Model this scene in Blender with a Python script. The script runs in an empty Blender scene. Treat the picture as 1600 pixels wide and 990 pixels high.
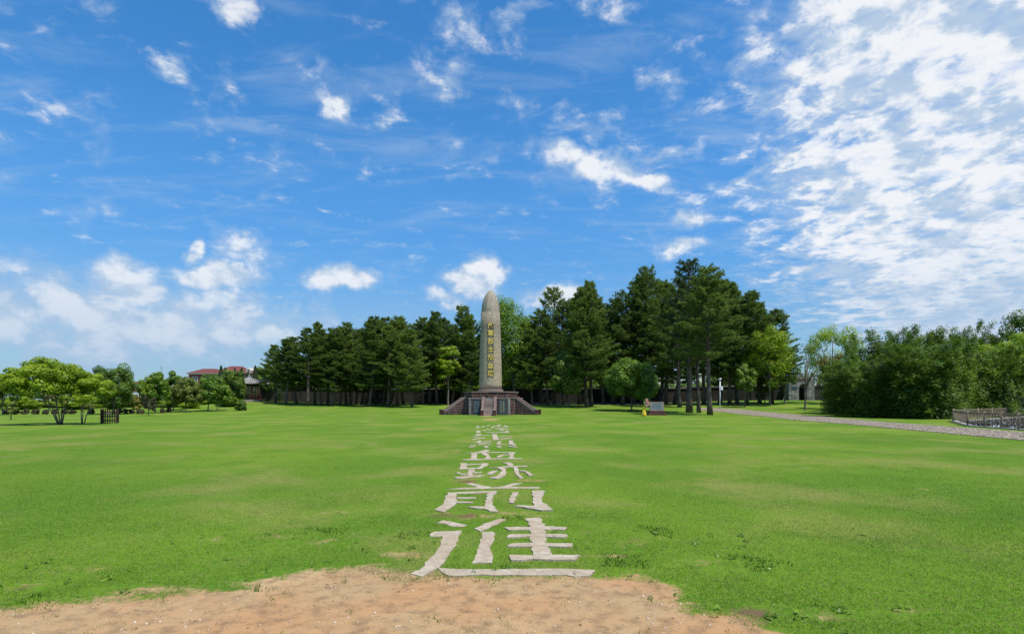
import bpy, math, random
import numpy as np
from mathutils import Vector

# ------------------------------------------------------------------ camera, world, sun
F = 850.0; CX = 800.0; HY = 624.0; EYE = 1.6       # focal length / horizon in photo pixels, eye height in metres
sc = bpy.context.scene
col = sc.collection
cam = bpy.data.cameras.new('camera'); cam_o = bpy.data.objects.new('camera', cam); col.objects.link(cam_o)
cam.sensor_width = 36; cam.lens = F/1600*36
cam.shift_y = (HY-495)/1600
cam.clip_end = 9000; cam.clip_start = 0.1
cam_o.location = (0, 0, EYE); cam_o.rotation_euler = (math.radians(90), 0, 0)
sc.camera = cam_o
SUN_EL, SUN_AZ = 65.0, 130.0                         # azimuth measured from +Y towards +X
sun = bpy.data.lights.new('sun', 'SUN'); sun_o = bpy.data.objects.new('sun', sun); col.objects.link(sun_o)
sun.energy = 5.0; sun.angle = math.radians(0.5); sun.color = (1, .95, .87)
_e, _a = math.radians(SUN_EL), math.radians(SUN_AZ)
to_sun = Vector((math.sin(_a)*math.cos(_e), math.cos(_a)*math.cos(_e), math.sin(_e)))
sun_o.rotation_euler = to_sun.to_track_quat('Z', 'Y').to_euler()
sun_o.location = to_sun*80
vs = sc.view_settings
vs.view_transform = 'Standard'; vs.look = 'None'; vs.exposure = 0.0; vs.gamma = 1; vs.use_curve_mapping = False
sc.cycles.max_bounces = 4; sc.cycles.diffuse_bounces = 3; sc.cycles.glossy_bounces = 2; sc.cycles.transparent_max_bounces = 4

class NT:
    """small helper round a node tree"""
    def __init__(s, tree): s.t = tree; s.n = tree.nodes; s.l = tree.links
    def node(s, typ, **kw):
        n = s.n.new(typ)
        for k, v in kw.items(): setattr(n, k, v)
        return n
    def put(s, sock, v):
        if v is None: return
        if isinstance(v, bpy.types.NodeSocket): s.l.new(v, sock)
        else: sock.default_value = v
    def math(s, op, a, b=None, c=None, clamp=False):
        n = s.node('ShaderNodeMath', operation=op, use_clamp=clamp)
        s.put(n.inputs[0], a); s.put(n.inputs[1], b); s.put(n.inputs[2], c)
        return n.outputs[0]
    def vmath(s, op, a, b=None, scale=None):
        n = s.node('ShaderNodeVectorMath', operation=op)
        s.put(n.inputs[0], a); s.put(n.inputs[1], b)
        if scale is not None: s.put(n.inputs['Scale'], scale)
        return n.outputs['Value'] if op in ('LENGTH', 'DOT_PRODUCT') else n.outputs['Vector']
    def mapr(s, v, a, b, c=0.0, d=1.0, smooth=True):
        n = s.node('ShaderNodeMapRange', interpolation_type='SMOOTHSTEP' if smooth else 'LINEAR')
        s.put(n.inputs['Value'], v); s.put(n.inputs['From Min'], a); s.put(n.inputs['From Max'], b)
        s.put(n.inputs['To Min'], c); s.put(n.inputs['To Max'], d)
        return n.outputs[0]
    def noise(s, vec, scale, detail=4, rough=.5, dist=0.0, out=0, lac=2.0):
        n = s.node('ShaderNodeTexNoise')
        s.put(n.inputs['Vector'], vec); s.put(n.inputs['Scale'], scale); s.put(n.inputs['Detail'], detail)
        s.put(n.inputs['Roughness'], rough); s.put(n.inputs['Distortion'], dist); s.put(n.inputs['Lacunarity'], lac)
        return n.outputs[out]
    def mapping(s, vec, loc=(0,0,0), rot=(0,0,0), scale=(1,1,1), kind='POINT'):
        n = s.node('ShaderNodeMapping', vector_type=kind)
        s.put(n.inputs['Vector'], vec); n.inputs['Location'].default_value = loc
        n.inputs['Rotation'].default_value = rot; n.inputs['Scale'].default_value = scale
        return n.outputs[0]
    def mix(s, f, a, b, kind='RGBA', blend='MIX'):
        n = s.node('ShaderNodeMix', data_type=kind, blend_type=blend)
        i = {'RGBA': (6, 7, 2), 'FLOAT': (2, 3, 0)}[kind]
        s.put(n.inputs[0], f)
        for k, v in ((i[0], a), (i[1], b)):
            if isinstance(v, tuple) and len(v) == 3: v = v+(1,)
            s.put(n.inputs[k], v)
        return n.outputs[i[2]]
    def ramp(s, f, stops):
        n = s.node('ShaderNodeValToRGB'); e = n.color_ramp.elements
        while len(e) < len(stops): e.new(.5)
        for q, (p, c) in zip(e, stops):
            q.position = p; q.color = c+(1,) if len(c) == 3 else c
        s.put(n.inputs[0], f)
        return n.outputs[0]
    def bump(s, h, strength=.5, dist=.02):
        n = s.node('ShaderNodeBump'); s.put(n.inputs['Height'], h)
        n.inputs['Strength'].default_value = strength; n.inputs['Distance'].default_value = dist
        return n.outputs[0]

def azel(px, py):
    u, v = (px-CX)/F, (HY-py)/F
    a = math.atan(u)
    return a, math.atan(v*math.cos(a))

world = bpy.data.worlds.new('World'); sc.world = world; world.use_nodes = True
def build_world():
    T = NT(world.node_tree); T.n.clear()
    out = T.node('ShaderNodeOutputWorld')
    sky = T.node('ShaderNodeTexSky', sky_type='NISHITA', sun_disc=False)
    sky.sun_elevation = _e; sky.sun_rotation = _a
    sky.air_density = 1.0; sky.dust_density = 0.6; sky.ozone_density = 3.0; sky.altitude = 200
    hs = T.node('ShaderNodeHueSaturation'); hs.inputs['Saturation'].default_value = 1.33; hs.inputs['Value'].default_value = 1.50; hs.inputs['Hue'].default_value = .498
    T.l.new(sky.outputs[0], hs.inputs['Color'])
    bg = T.node('ShaderNodeBackground'); bg.inputs[1].default_value = 0.13
    tc = T.node('ShaderNodeTexCoord'); D = T.vmath('NORMALIZE', tc.outputs['Generated'])
    sp = T.node('ShaderNodeSeparateXYZ'); T.l.new(D, sp.inputs[0]); x, y, z = sp.outputs
    zc = T.math('MAXIMUM', z, 0.0)
    T.put(bg.inputs[0], T.mix(1.0, hs.outputs[0], T.mix(T.mapr(z, 0.0, .42), (.36, .52, .62), (1, 1, 1)), blend='MULTIPLY'))
    az = T.math('ARCTAN2', x, y); el = T.math('ARCSINE', z)
    c = T.node('ShaderNodeCombineXYZ'); T.put(c.inputs[0], az); T.put(c.inputs[1], el); A = c.outputs[0]
    zz = T.math('ADD', zc, 0.13)
    c = T.node('ShaderNodeCombineXYZ'); T.put(c.inputs[0], T.math('DIVIDE', x, zz)); T.put(c.inputs[1], T.math('DIVIDE', y, zz)); P = c.outputs[0]
    # warp the angle coordinates a little so that the cloud outlines are ragged
    wn = T.noise(A, 9.0, 5, .6, out=1)
    Aw = T.vmath('ADD', A, T.vmath('SCALE', T.vmath('SUBTRACT', wn, (.5, .5, .5)), scale=.10))
    def blobs(lst, src):
        tot = None
        for (px, py, rx, ry, rot, amp) in lst:
            a, e = azel(px, py)
            m = T.mapping(src, loc=(a, e, 0), rot=(0, 0, math.radians(rot)), scale=(rx/F, ry/F, 1), kind='TEXTURE')
            v = T.mapr(T.vmath('LENGTH', m), 1.0, 0.0, 0.0, amp)
            tot = v if tot is None else T.math('MAXIMUM', tot, v)
        return tot
    # --- high broken layer (altocumulus), drawn on a flat layer overhead
    hi = [(1330, 190, 190, 170, 30, .16),
          (1450, 470, 320, 90, 0, .16), (760, 25, 150, 45, 14, .24), (950, 10, 70, 25, 0, .24), (690, 130, 110, 35, 15, .17),
          (850, 165, 140, 28, 5, .16), (1060, 115, 130, 40, -6, .18), (930, 190, 90, 35, 10, .15), (1180, 160, 60, 22, 0, .16),
          (1060, 220, 110, 45, 0, .12), (525, 158, 52, 30, 0, .24), (375, 25, 75, 28, -8, .20), (270, 110, 40, 22, 10, .17), (300, 130, 40, 25, 0, .12),
          (360, 100, 22, 45, 0, .12), (70, 172, 55, 25, 10, .15), (60, 55, 90, 45, 0, .10), (375, 207, 30, 14, 0, .16), (480, 115, 40, 13, 0, .15),
          (610, 165, 40, 40, 0, .14), (1110, 300, 120, 60, 0, .10), (1240, 300, 140, 40, -5, .13), (1240, 390, 160, 60, 0, .10), (655, 390, 50, 18, 0, .13),
          (1000, 310, 160, 50, -10, .08), (150, 25, 60, 18, 0, .08)]
    B = blobs(hi, Aw)
    n1 = T.noise(P, 7.5, 8, .64, .25)
    # outside the picture the same broken layer goes on in patches
    patch = T.mapr(T.noise(P, .55, 2, .5), .52, .72, 0.0, .22)
    seen = T.math('LESS_THAN', T.math('ABSOLUTE', az), .80)
    B = T.math('ADD', B, T.math('MULTIPLY', patch, T.math('SUBTRACT', 1.0, seen)))
    d1 = T.mapr(T.math('ADD', n1, B), .54, .88, 0, .88)
    # the big sheet: nearly continuous, finely mottled
    sheet = blobs([(1540, 50, 400, 280, -20, 1.0), (1600, 250, 430, 280, 0, 1.0), (1620, 420, 380, 190, 0, .85), (1430, 330, 240, 130, 20, .6)], Aw)
    n4 = T.noise(T.mapping(P, loc=(3.1, 1.7, 0)), 13.0, 6, .60, .3)
    d4 = T.math('MULTIPLY', T.mapr(T.math('ADD', sheet, T.math('MULTIPLY', T.math('SUBTRACT', n1, .5), 1.6)), .06, .62, 0, .96), T.mapr(n4, .26, .54, .55, 1.0))
    d1 = T.math('MAXIMUM', d1, d4)
    # --- thin veil of cirrus
    Pv = T.mapping(P, rot=(0, 0, math.radians(35)), scale=(1.0, 3.2, 1))
    nv = T.noise(Pv, 1.9, 6, .62, .6)
    d2 = T.math('MULTIPLY', T.mapr(nv, .46, .80, 0, .40), T.mapr(el, .12, .34, .1, 1.0))
    # --- cumulus heads low in the sky
    cu = [(205, 440, 85, 52, 0, 1.0), (345, 430, 95, 42, 6, 1.0), (548, 432, 100, 40, 0, 1.0), (745, 440, 75, 50, 0, 1.0), (862, 462, 70, 34, 0, .9),
          (910, 252, 125, 42, -10, 1.0), (1000, 280, 75, 24, -14, .85), (1085, 345, 60, 26, 0, .8), (1068, 392, 60, 24, 0, .8), (300, 385, 20, 28, 0, .7),
          (525, 155, 42, 26, 0, .8), (385, 395, 70, 45, 0, .55), (20, 510, 210, 80, 0, .80), (170, 505, 240, 90, 0, .85), (330, 500, 220, 80, 0, .80), (450, 490, 110, 60, 0, .6), (690, 470, 70, 40, 0, .5)]
    C = blobs(cu, Aw)
    Acu = T.mapping(A, scale=(1, 1.25, 1))
    n3 = T.noise(Acu, 13.0, 7, .56, .15)
    seenoff = T.math('MULTIPLY', T.math('SUBTRACT', 1.0, seen), T.math('MULTIPLY', T.mapr(T.noise(Acu, 3.2, 3, .5), .5, .68), T.mapr(el, .55, .2)))
    C = T.math('MAXIMUM', C, seenoff)
    d3 = T.mapr(T.math('ADD', C, T.math('MULTIPLY', T.math('SUBTRACT', n3, .5), 1.6)), .10, .78, 0, .92)
    # grey-blue bank under the heads, fading upwards
    bank = T.math('MULTIPLY', T.mapr(el, .26, .02, 0, .7), T.mapr(T.noise(A, 5.0, 5, .55), .30, .62, .35, 1.0))
    haze_bank = T.math('MULTIPLY', blobs([(150, 545, 540, 130, 0, .90), (480, 570, 260, 90, 0, .45), (1560, 520, 260, 90, 0, .5)], Aw), T.mapr(n3, .30, .66, .55, 1.0))
    bank = T.math('MAXIMUM', bank, haze_bank)
    d = T.math('SUBTRACT', 1.0, T.math('MULTIPLY', T.math('MULTIPLY', T.math('SUBTRACT', 1.0, d1), T.math('SUBTRACT', 1.0, d2)), T.math('SUBTRACT', 1.0, d3)))
    # light and shade inside the clouds
    sh = T.noise(T.vmath('ADD', P, (.030, -.04, 0)), 7.5, 5, .60, .25)
    sh3 = T.noise(T.vmath('ADD', Acu, (-.008, -.026, 0)), 13.0, 4, .55, .15)
    shade = T.math('ADD', T.math('MULTIPLY', T.math('SUBTRACT', n3, sh3), 3.4), T.math('MULTIPLY', T.math('SUBTRACT', n1, sh), T.mapr(el, .16, .36, .3, 3.0)))
    lit = T.mapr(T.math('ADD', shade, d), .35, 1.25)
    lowgrey = T.mapr(el, .02, .26)
    ccol = T.mix(lit, (.50, .63, .80), (.93, .95, .98))
    ccol = T.mix(T.math('MULTIPLY', T.math('SUBTRACT', 1.0, lowgrey), .75), ccol, (.40, .56, .78))
    bgc = T.node('ShaderNodeBackground'); T.l.new(ccol, bgc.inputs[0]); bgc.inputs[1].default_value = .98
    bgb = T.node('ShaderNodeBackground'); bgb.inputs[0].default_value = (.34, .49, .70, 1); bgb.inputs[1].default_value = 1.0
    m0 = T.node('ShaderNodeMixShader'); T.put(m0.inputs[0], bank); T.l.new(bg.outputs[0], m0.inputs[1]); T.l.new(bgb.outputs[0], m0.inputs[2])
    m1 = T.node('ShaderNodeMixShader'); T.put(m1.inputs[0], d); T.l.new(m0.outputs[0], m1.inputs[1]); T.l.new(bgc.outputs[0], m1.inputs[2])
    T.l.new(m1.outputs[0], out.inputs['Surface'])
build_world()
world.cycles.sampling_method = 'MANUAL'; world.cycles.sample_map_resolution = 256

# ------------------------------------------------------------------ helpers
random.seed(7)
def smooth(a, b, v):
    t = np.clip((np.asarray(v, float)-a)/(b-a), 0, 1)
    return t*t*(3-2*t)
def gz(x, y):
    """height of the ground"""
    x = np.asarray(x, float); y = np.asarray(y, float)
    h = .95*smooth(56, 100, y)
    h = h + .55*smooth(20, 45, x)*smooth(70, 95, y)
    h = h + .55*np.exp(-((x+42)**2+(y-88)**2)/81.0)
    return h
def gnd(px, py):
    """where the ray through a photo pixel meets the ground"""
    u, v = (px-CX)/F, (HY-py)/F
    lo, hi = 1.0, 400.0
    f = lambda t: EYE+v*t-float(gz(u*t, t))
    # first crossing
    prev = lo
    for t in np.linspace(lo, hi, 1600):
        if f(t) <= 0:
            lo, hi = prev, t; break
        prev = t
    for _ in range(40):
        m = .5*(lo+hi)
        if f(m) > 0: lo = m
        else: hi = m
    t = .5*(lo+hi)
    return Vector((u*t, t, float(gz(u*t, t))))
def at(px, Z, py=None):
    x = (px-CX)/F*Z
    z = float(gz(x, Z)) if py is None else EYE+(HY-py)/F*Z
    return Vector((x, Z, z))
def vnoise(x, y, seed=0):
    """smooth value noise"""
    xi, yi = np.floor(x).astype(np.int64), np.floor(y).astype(np.int64)
    fx, fy = x-xi, y-yi
    fx = fx*fx*(3-2*fx); fy = fy*fy*(3-2*fy)
    def h(a, b):
        n = (a*374761393+b*668265263+seed*1442695041) & 0x7fffffff
        n = ((n ^ (n >> 13))*1274126177) & 0x7fffffff
        return ((n ^ (n >> 16)) & 0xffff)/65535.0
    return (h(xi, yi)*(1-fx)+h(xi+1, yi)*fx)*(1-fy)+(h(xi, yi+1)*(1-fx)+h(xi+1, yi+1)*fx)*fy
def fbm(x, y, seed=0, oct=4):
    v = 0; a = .5
    for k in range(oct):
        v = v+a*vnoise(x*2**k, y*2**k, seed+k*17); a *= .5
    return v/(1-.5**oct)

MAT = {}
def mat(name, fn):
    m = bpy.data.materials.new(name); m.use_nodes = True
    T = NT(m.node_tree); p = T.n['Principled BSDF']
    p.inputs['Roughness'].default_value = .85
    p.inputs['Specular IOR Level'].default_value = .25
    fn(T, p); MAT[name] = m
    return m
def objc(T): return T.node('ShaderNodeTexCoord').outputs['Object']
def wpos(T): return T.node('ShaderNodeNewGeometry').outputs['Position']

def mesh_np(name, V, Fa, tint=None, smooth_shade=False):
    V = np.asarray(V, np.float32); Fa = np.asarray(Fa, np.int32)
    me = bpy.data.meshes.new(name)
    k = Fa.shape[1]
    me.vertices.add(len(V)); me.vertices.foreach_set('co', V.ravel())
    me.loops.add(Fa.size); me.loops.foreach_set('vertex_index', Fa.ravel())
    me.polygons.add(len(Fa)); me.polygons.foreach_set('loop_start', np.arange(0, Fa.size, k, dtype=np.int32))
    if tint is not None:
        at_ = me.attributes.new('tint', 'FLOAT', 'FACE'); at_.data.foreach_set('value', np.asarray(tint, np.float32))
    me.update(calc_edges=True)
    if smooth_shade: me.polygons.foreach_set('use_smooth', np.ones(len(Fa), bool))
    return me

class MB:
    """collects shapes into one mesh"""
    def __init__(s): s.v = []; s.f = []
    def add(s, vs, fs):
        o = len(s.v); s.v += [tuple(v) for v in vs]; s.f += [tuple(i+o for i in f) for f in fs]
        return s
    def box(s, x0, x1, y0, y1, z0, z1):
        return s.add([(x0,y0,z0),(x1,y0,z0),(x1,y1,z0),(x0,y1,z0),(x0,y0,z1),(x1,y0,z1),(x1,y1,z1),(x0,y1,z1)],
                     [(0,3,2,1),(4,5,6,7),(0,1,5,4),(1,2,6,5),(2,3,7,6),(3,0,4,7)])
    def beam(s, a, b, w, h, up=Vector((0,0,1))):
        a, b = Vector(a), Vector(b); d = (b-a).normalized(); r = d.cross(up)
        if r.length < 1e-4: r = d.cross(Vector((1,0,0)))
        r.normalize(); u = r.cross(d)
        vs = [p+r*(i*w/2)+u*(j*h/2) for p in (a, b) for i, j in ((-1,-1),(1,-1),(1,1),(-1,1))]
        return s.add(vs, [(0,3,2,1),(4,5,6,7),(0,1,5,4),(1,2,6,5),(2,3,7,6),(3,0,4,7)])
    def tube(s, pts, rad, n=7, cap=True):
        pts = [Vector(p) for p in pts]; rings = []
        for i, p in enumerate(pts):
            d = (pts[min(i+1, len(pts)-1)]-pts[max(i-1, 0)]).normalized()
            a = d.cross(Vector((0,1,0))) if abs(d.y) < .9 else d.cross(Vector((1,0,0)))
            a.normalize(); b = d.cross(a)
            rings.append([p+(a*math.cos(2*math.pi*k/n)+b*math.sin(2*math.pi*k/n))*rad[i] for k in range(n)])
        vs = [q for r in rings for q in r]; fs = []
        for i in range(len(pts)-1):
            for k in range(n):
                fs.append((i*n+k, i*n+(k+1)%n, (i+1)*n+(k+1)%n, (i+1)*n+k))
        if cap: fs += [tuple(range(n))[::-1], tuple((len(pts)-1)*n+k for k in range(n))]
        return s.add(vs, fs)
    def lathe(s, prof, n=32, c=(0,0)):
        vs = [(c[0]+r*math.cos(2*math.pi*k/n), c[1]+r*math.sin(2*math.pi*k/n), z) for r, z in prof for k in range(n)]
        fs = [(i*n+k, i*n+(k+1)%n, (i+1)*n+(k+1)%n, (i+1)*n+k) for i in range(len(prof)-1) for k in range(n)]
        fs += [tuple(range(n))[::-1], tuple((len(prof)-1)*n+k for k in range(n))]
        return s.add(vs, fs)
    def prism(s, poly, fr, d0, d1):
        """polygon (u,v) in the frame fr=(O,U,V,N) pushed from d0 to d1 along N; counter-clockwise seen from +N"""
        O, U, Vv, N = fr; n = len(poly)
        a = sum(poly[i][0]*poly[(i+1)%n][1]-poly[(i+1)%n][0]*poly[i][1] for i in range(n))
        if a < 0: poly = poly[::-1]
        vs = [O+U*u+Vv*v+N*d for d in (d0, d1) for u, v in poly]
        fs = [tuple(range(n))[::-1], tuple(range(n, 2*n))]+[(i, (i+1)%n, n+(i+1)%n, n+i) for i in range(n)]
        return s.add(vs, fs)
    def mesh(s, name, smooth_shade=False):
        me = bpy.data.meshes.new(name); me.from_pydata(s.v, [], s.f); me.update()
        if smooth_shade:
            for p in me.polygons: p.use_smooth = len(p.vertices) <= 4
        return me

def link(name, me, m=None, parent=None, loc=None, kind=None):
    if m is not None and not me.materials: me.materials.append(MAT[m])
    o = bpy.data.objects.new(name, me); col.objects.link(o)
    if parent is not None: o.parent = parent
    if loc is not None: o.location = loc
    if kind: o['kind'] = kind
    return o
def part(name, mb, m, parent, smooth_shade=False, bevel=0):
    o = link(name, mb.mesh(name, smooth_shade), m, parent)
    if bevel:
        b = o.modifiers.new('bevel', 'BEVEL'); b.width = bevel; b.segments = 2; b.limit_method = 'ANGLE'
    return o
def thing(name, label, cat, loc=(0,0,0), rz=0, group=None):
    o = bpy.data.objects.new(name, None); col.objects.link(o)
    o.empty_display_size = .3
    o.location = loc; o.rotation_euler = (0, 0, rz); o['label'] = label; o['category'] = cat
    if group: o['group'] = group
    return o
def tag(o, label, cat, group=None):
    o['label'] = label; o['category'] = cat
    if group: o['group'] = group
    return o

# ------------------------------------------------------------------ materials
def grass_colour(T, pos):
    """shared by the lawn sheet and the blades: position in the world decides the shade of green"""
    n1 = T.noise(pos, .16, 4, .55); n2 = T.noise(pos, .75, 5, .6); n3 = T.noise(pos, 6.0, 4, .6)
    c = T.mix(T.mapr(n1, .35, .65), (.098, .205, .014), (.160, .268, .019))
    c = T.mix(T.mapr(n2, .46, .72, 0, .6), c, (.070, .165, .013))
    dry = T.math('MULTIPLY', T.mapr(T.noise(pos, .33, 5, .6, .4), .46, .68), .66)
    c = T.mix(dry, c, (.285, .262, .080))
    c = T.mix(T.mapr(n3, .35, .7, 0, .35), c, (.085, .19, .016))
    return c
def soil_colour(T, pos):
    s1 = T.noise(pos, .9, 5, .6, .3); s2 = T.noise(pos, 7.0, 6, .65)
    c = T.mix(T.mapr(s1, .35, .66), (.39, .265, .138), (.415, .235, .112))
    c = T.mix(T.mapr(T.noise(pos, .5, 4, .6), .48, .68, 0, .65), c, (.465, .340, .180))
    c = T.mix(T.mapr(s2, .42, .70, 0, .7), c, (.175, .115, .065))
    c = T.mix(T.mapr(T.noise(pos, .62, 5, .65, .5), .54, .70, 0, .6), c, (.20, .135, .082))
    return T.mix(T.mapr(T.noise(pos, 40.0, 3, .7), .55, .78, 0, .5), c, (.50, .40, .25))
def _lawn(T, p):
    pos = wpos(T)
    g = grass_colour(T, pos)
    ff = T.noise(T.mapping(pos, scale=(1, .7, 1)), 28.0, 5, .7)
    g = T.mix(T.mapr(ff, .30, .62, .55, 0), g, (.035, .085, .012))
    g = T.mix(T.mapr(T.noise(pos, 11.0, 4, .65), .5, .75, 0, .35), g, (.21, .31, .035))
    g = T.mix(T.mapr(T.noise(pos, 17.0, 5, .7), .48, .74, 0, .60), g, (.235, .190, .085))
    at_ = T.node('ShaderNodeAttribute', attribute_name='soil')
    e = T.math('ADD', at_.outputs['Fac'], T.math('ADD', T.math('MULTIPLY', T.math('SUBTRACT', T.noise(pos, 2.0, 5, .65), .5), 1.15), T.math('MULTIPLY', T.math('SUBTRACT', T.noise(pos, 16.0, 4, .7), .5), .45)))
    m = T.mapr(e, .36, .66)
    hm = T.node('ShaderNodeAttribute', attribute_name='humus')
    hmf = T.mapr(T.math('ADD', hm.outputs['Fac'], T.math('MULTIPLY', T.math('SUBTRACT', T.noise(pos, 4.0, 5, .65), .5), .8)), .35, .6, 0, .85)
    c = T.mix(m, g, T.mix(hmf, soil_colour(T, pos), (.115, .072, .045)))
    T.put(p.inputs['Base Color'], c)
    p.inputs['Roughness'].default_value = 1.0; p.inputs['Specular IOR Level'].default_value = .05
    h = T.math('ADD', T.math('MULTIPLY', T.noise(pos, 24.0, 5, .7), T.mix(m, 1.0, .35, 'FLOAT')), T.math('MULTIPLY', T.noise(pos, 3.0, 4, .6), .6))
    T.put(p.inputs['Normal'], T.bump(h, .7, .03))
mat('lawn', _lawn)
def _leafy(stops, trans=.35, rough=.55, var=.0, spec=.3):
    def fn(T, p):
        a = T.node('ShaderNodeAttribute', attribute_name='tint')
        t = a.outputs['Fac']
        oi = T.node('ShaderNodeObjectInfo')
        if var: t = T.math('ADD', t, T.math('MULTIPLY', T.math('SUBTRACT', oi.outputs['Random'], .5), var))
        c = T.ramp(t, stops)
        T.put(p.inputs['Base Color'], c); p.inputs['Roughness'].default_value = rough
        p.inputs['Specular IOR Level'].default_value = spec
        tr = T.node('ShaderNodeBsdfTranslucent'); T.put(tr.inputs[0], T.mix(.5, c, (.22, .38, .02), blend='MULTIPLY') if False else c)
        mx = T.node('ShaderNodeMixShader'); mx.inputs[0].default_value = trans
        T.l.new(p.outputs[0], mx.inputs[1]); T.l.new(tr.outputs[0], mx.inputs[2])
        T.l.new(mx.outputs[0], T.n['Material Output'].inputs['Surface'])
    return fn
def _blade(T, p):
    a = T.node('ShaderNodeAttribute', attribute_name='tint')
    g = grass_colour(T, wpos(T))
    c = T.mix(T.mapr(a.outputs['Fac'], 0, .5, .45, 0, False), g, (.06, .13, .016))
    c = T.mix(T.mapr(a.outputs['Fac'], .5, 1.0, 0, .55, False), c, (.25, .37, .045))
    c = T.mix(T.math('GREATER_THAN', a.outputs['Fac'], .95), c, (.46, .38, .18))
    T.put(p.inputs['Base Color'], c); p.inputs['Roughness'].default_value = .6
    tr = T.node('ShaderNodeBsdfTranslucent'); T.put(tr.inputs[0], c)
    mx = T.node('ShaderNodeMixShader'); mx.inputs[0].default_value = .3
    T.l.new(p.outputs[0], mx.inputs[1]); T.l.new(tr.outputs[0], mx.inputs[2])
    T.l.new(mx.outputs[0], T.n['Material Output'].inputs['Surface'])
mat('blade', _blade)
mat('pine_needles', _leafy([(0, (.042, .078, .014)), (.45, (.115, .190, .028)), (1, (.260, .345, .050))], .42, .6, .3))
mat('dark_needles', _leafy([(0, (.026, .050, .020)), (.5, (.056, .098, .032)), (1, (.11, .16, .048))], .3, .6, .2))
mat('camphor_leaves', _leafy([(0, (.055, .120, .010)), (.5, (.150, .270, .022)), (1, (.310, .430, .050))], .42, .45, .15, .4))
mat('dark_leaves', _leafy([(0, (.050, .105, .011)), (.5, (.130, .225, .023)), (1, (.270, .370, .045))], .40, .5, .2, .4))
mat('bright_leaves', _leafy([(0, (.150, .240, .012)), (.5, (.290, .420, .020)), (1, (.46, .56, .040))], .5, .5, .1))
mat('fresh_leaves', _leafy([(0, (.080, .165, .012)), (.5, (.195, .320, .024)), (1, (.36, .48, .05))], .45, .5, .1))
mat('olive_leaves', _leafy([(0, (.090, .130, .022)), (.5, (.190, .235, .040)), (1, (.30, .32, .07))], .38, .5, .15))
mat('rust_leaves', _leafy([(0, (.10, .055, .02)), (.4, (.20, .12, .035)), (.7, (.16, .20, .04)), (1, (.33, .20, .05))], .35, .5, .3))
mat('purple_leaves', _leafy([(0, (.045, .035, .022)), (.5, (.090, .075, .035)), (1, (.11, .13, .04))], .25, .5, .3))
mat('yellow_leaves', _leafy([(0, (.16, .17, .03)), (.5, (.33, .28, .05)), (1, (.48, .36, .08))], .35, .5, .3))
mat('bamboo_leaves', _leafy([(0, (.040, .088, .007)), (.5, (.115, .205, .015)), (1, (.245, .345, .034))], .40, .45, .35, .35))
def _bark(c1, c2, sc_=(9, 9, 1.6)):
    def fn(T, p):
        v = T.mapping(objc(T), scale=sc_)
        n = T.noise(v, 1.0, 6, .65, .4)
        T.put(p.inputs['Base Color'], T.mix(T.mapr(n, .35, .65), c1, c2))
        T.put(p.inputs['Normal'], T.bump(n, .8, .03))
    return fn
mat('pine_bark', _bark((.055, .040, .032), (.17, .13, .105)))
mat('grey_bark', _bark((.07, .06, .048), (.20, .175, .145)))
mat('bamboo_culm', _bark((.10, .13, .03), (.20, .22, .07), (6, 6, 1)))
mat('weathered_wood', _bark((.16, .12, .08), (.32, .25, .18), (5, 5, 5)))
mat('dark_wood', _bark((.020, .012, .010), (.060, .036, .028), (5, 5, 5)))
def _stone(c1, c2, scale, bump=.6, c3=None, rough=.85):
    def fn(T, p):
        v = objc(T); n = T.noise(v, scale, 6, .65)
        oi = T.node('ShaderNodeObjectInfo')
        c = T.mix(T.mapr(T.math('ADD', n, T.math('MULTIPLY', T.math('SUBTRACT', oi.outputs['Random'], .5), .35)), .32, .68), c1, c2)
        if c3: c = T.mix(T.mapr(T.noise(v, scale*.3, 5, .6), .52, .72, 0, .75), c, c3)
        T.put(p.inputs['Base Color'], c); p.inputs['Roughness'].default_value = rough
        T.put(p.inputs['Normal'], T.bump(n, bump, .02))
    return fn
mat('purple_stone', _stone((.045, .022, .017), (.118, .055, .042), 4, .7, (.034, .024, .022)))
mat('mortar', _stone((.46, .42, .39), (.64, .60, .56), 6, .3))
mat('coping_stone', _stone((.14, .095, .080), (.27, .20, .175), 4, .4, (.10, .065, .055)))
mat('step_stone', _stone((.17, .135, .11), (.32, .26, .215), 4, .4, (.12, .09, .075)))
mat('blue_slab', _stone((.028, .046, .062), (.060, .090, .115), 3, .1, rough=.35))
mat('grey_stone', _stone((.15, .145, .135), (.31, .30, .28), 3, .6, (.10, .10, .095)))
mat('dark_rubble', _stone((.05, .045, .042), (.24, .22, .21), 3, .8))
mat('white_paint', _stone((.70, .72, .73), (.82, .83, .84), 3, .1, rough=.5))
mat('plaster', _stone((.42, .39, .33), (.58, .55, .48), 1.2, .2))
mat('cream_wall', _stone((.60, .57, .45), (.70, .67, .54), .6, .1))
mat('wall_shaded', _stone((.016, .014, .012), (.038, .033, .028), 1.2, .5, (.055, .046, .038)))  # canopy shade on the wall is put into this near-black base colour
mat('concrete', _stone((.24, .22, .185), (.36, .33, .28), 2.5, .4))
mat('red_brick', _stone((.20, .070, .055), (.29, .105, .085), 1.0, .2))
mat('red_tile', _stone((.13, .040, .034), (.19, .066, .055), 2.0, .3))
mat('orange_tile', _stone((.34, .13, .07), (.46, .19, .11), 2.0, .3))
mat('grey_tile', _stone((.11, .11, .105), (.24, .235, .22), 5, .6, (.33, .32, .30)))
mat('dark_tile', _stone((.035, .034, .032), (.075, .072, .068), 5, .6))
mat('red_lacquer', _stone((.16, .030, .024), (.26, .055, .042), 3, .1, rough=.5))
mat('gold', _stone((.66, .47, .09), (.78, .59, .16), 6, .1, rough=.45))
mat('yellow_cloth', _stone((.75, .46, .02), (.90, .62, .05), 5, .2, rough=.7))
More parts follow.
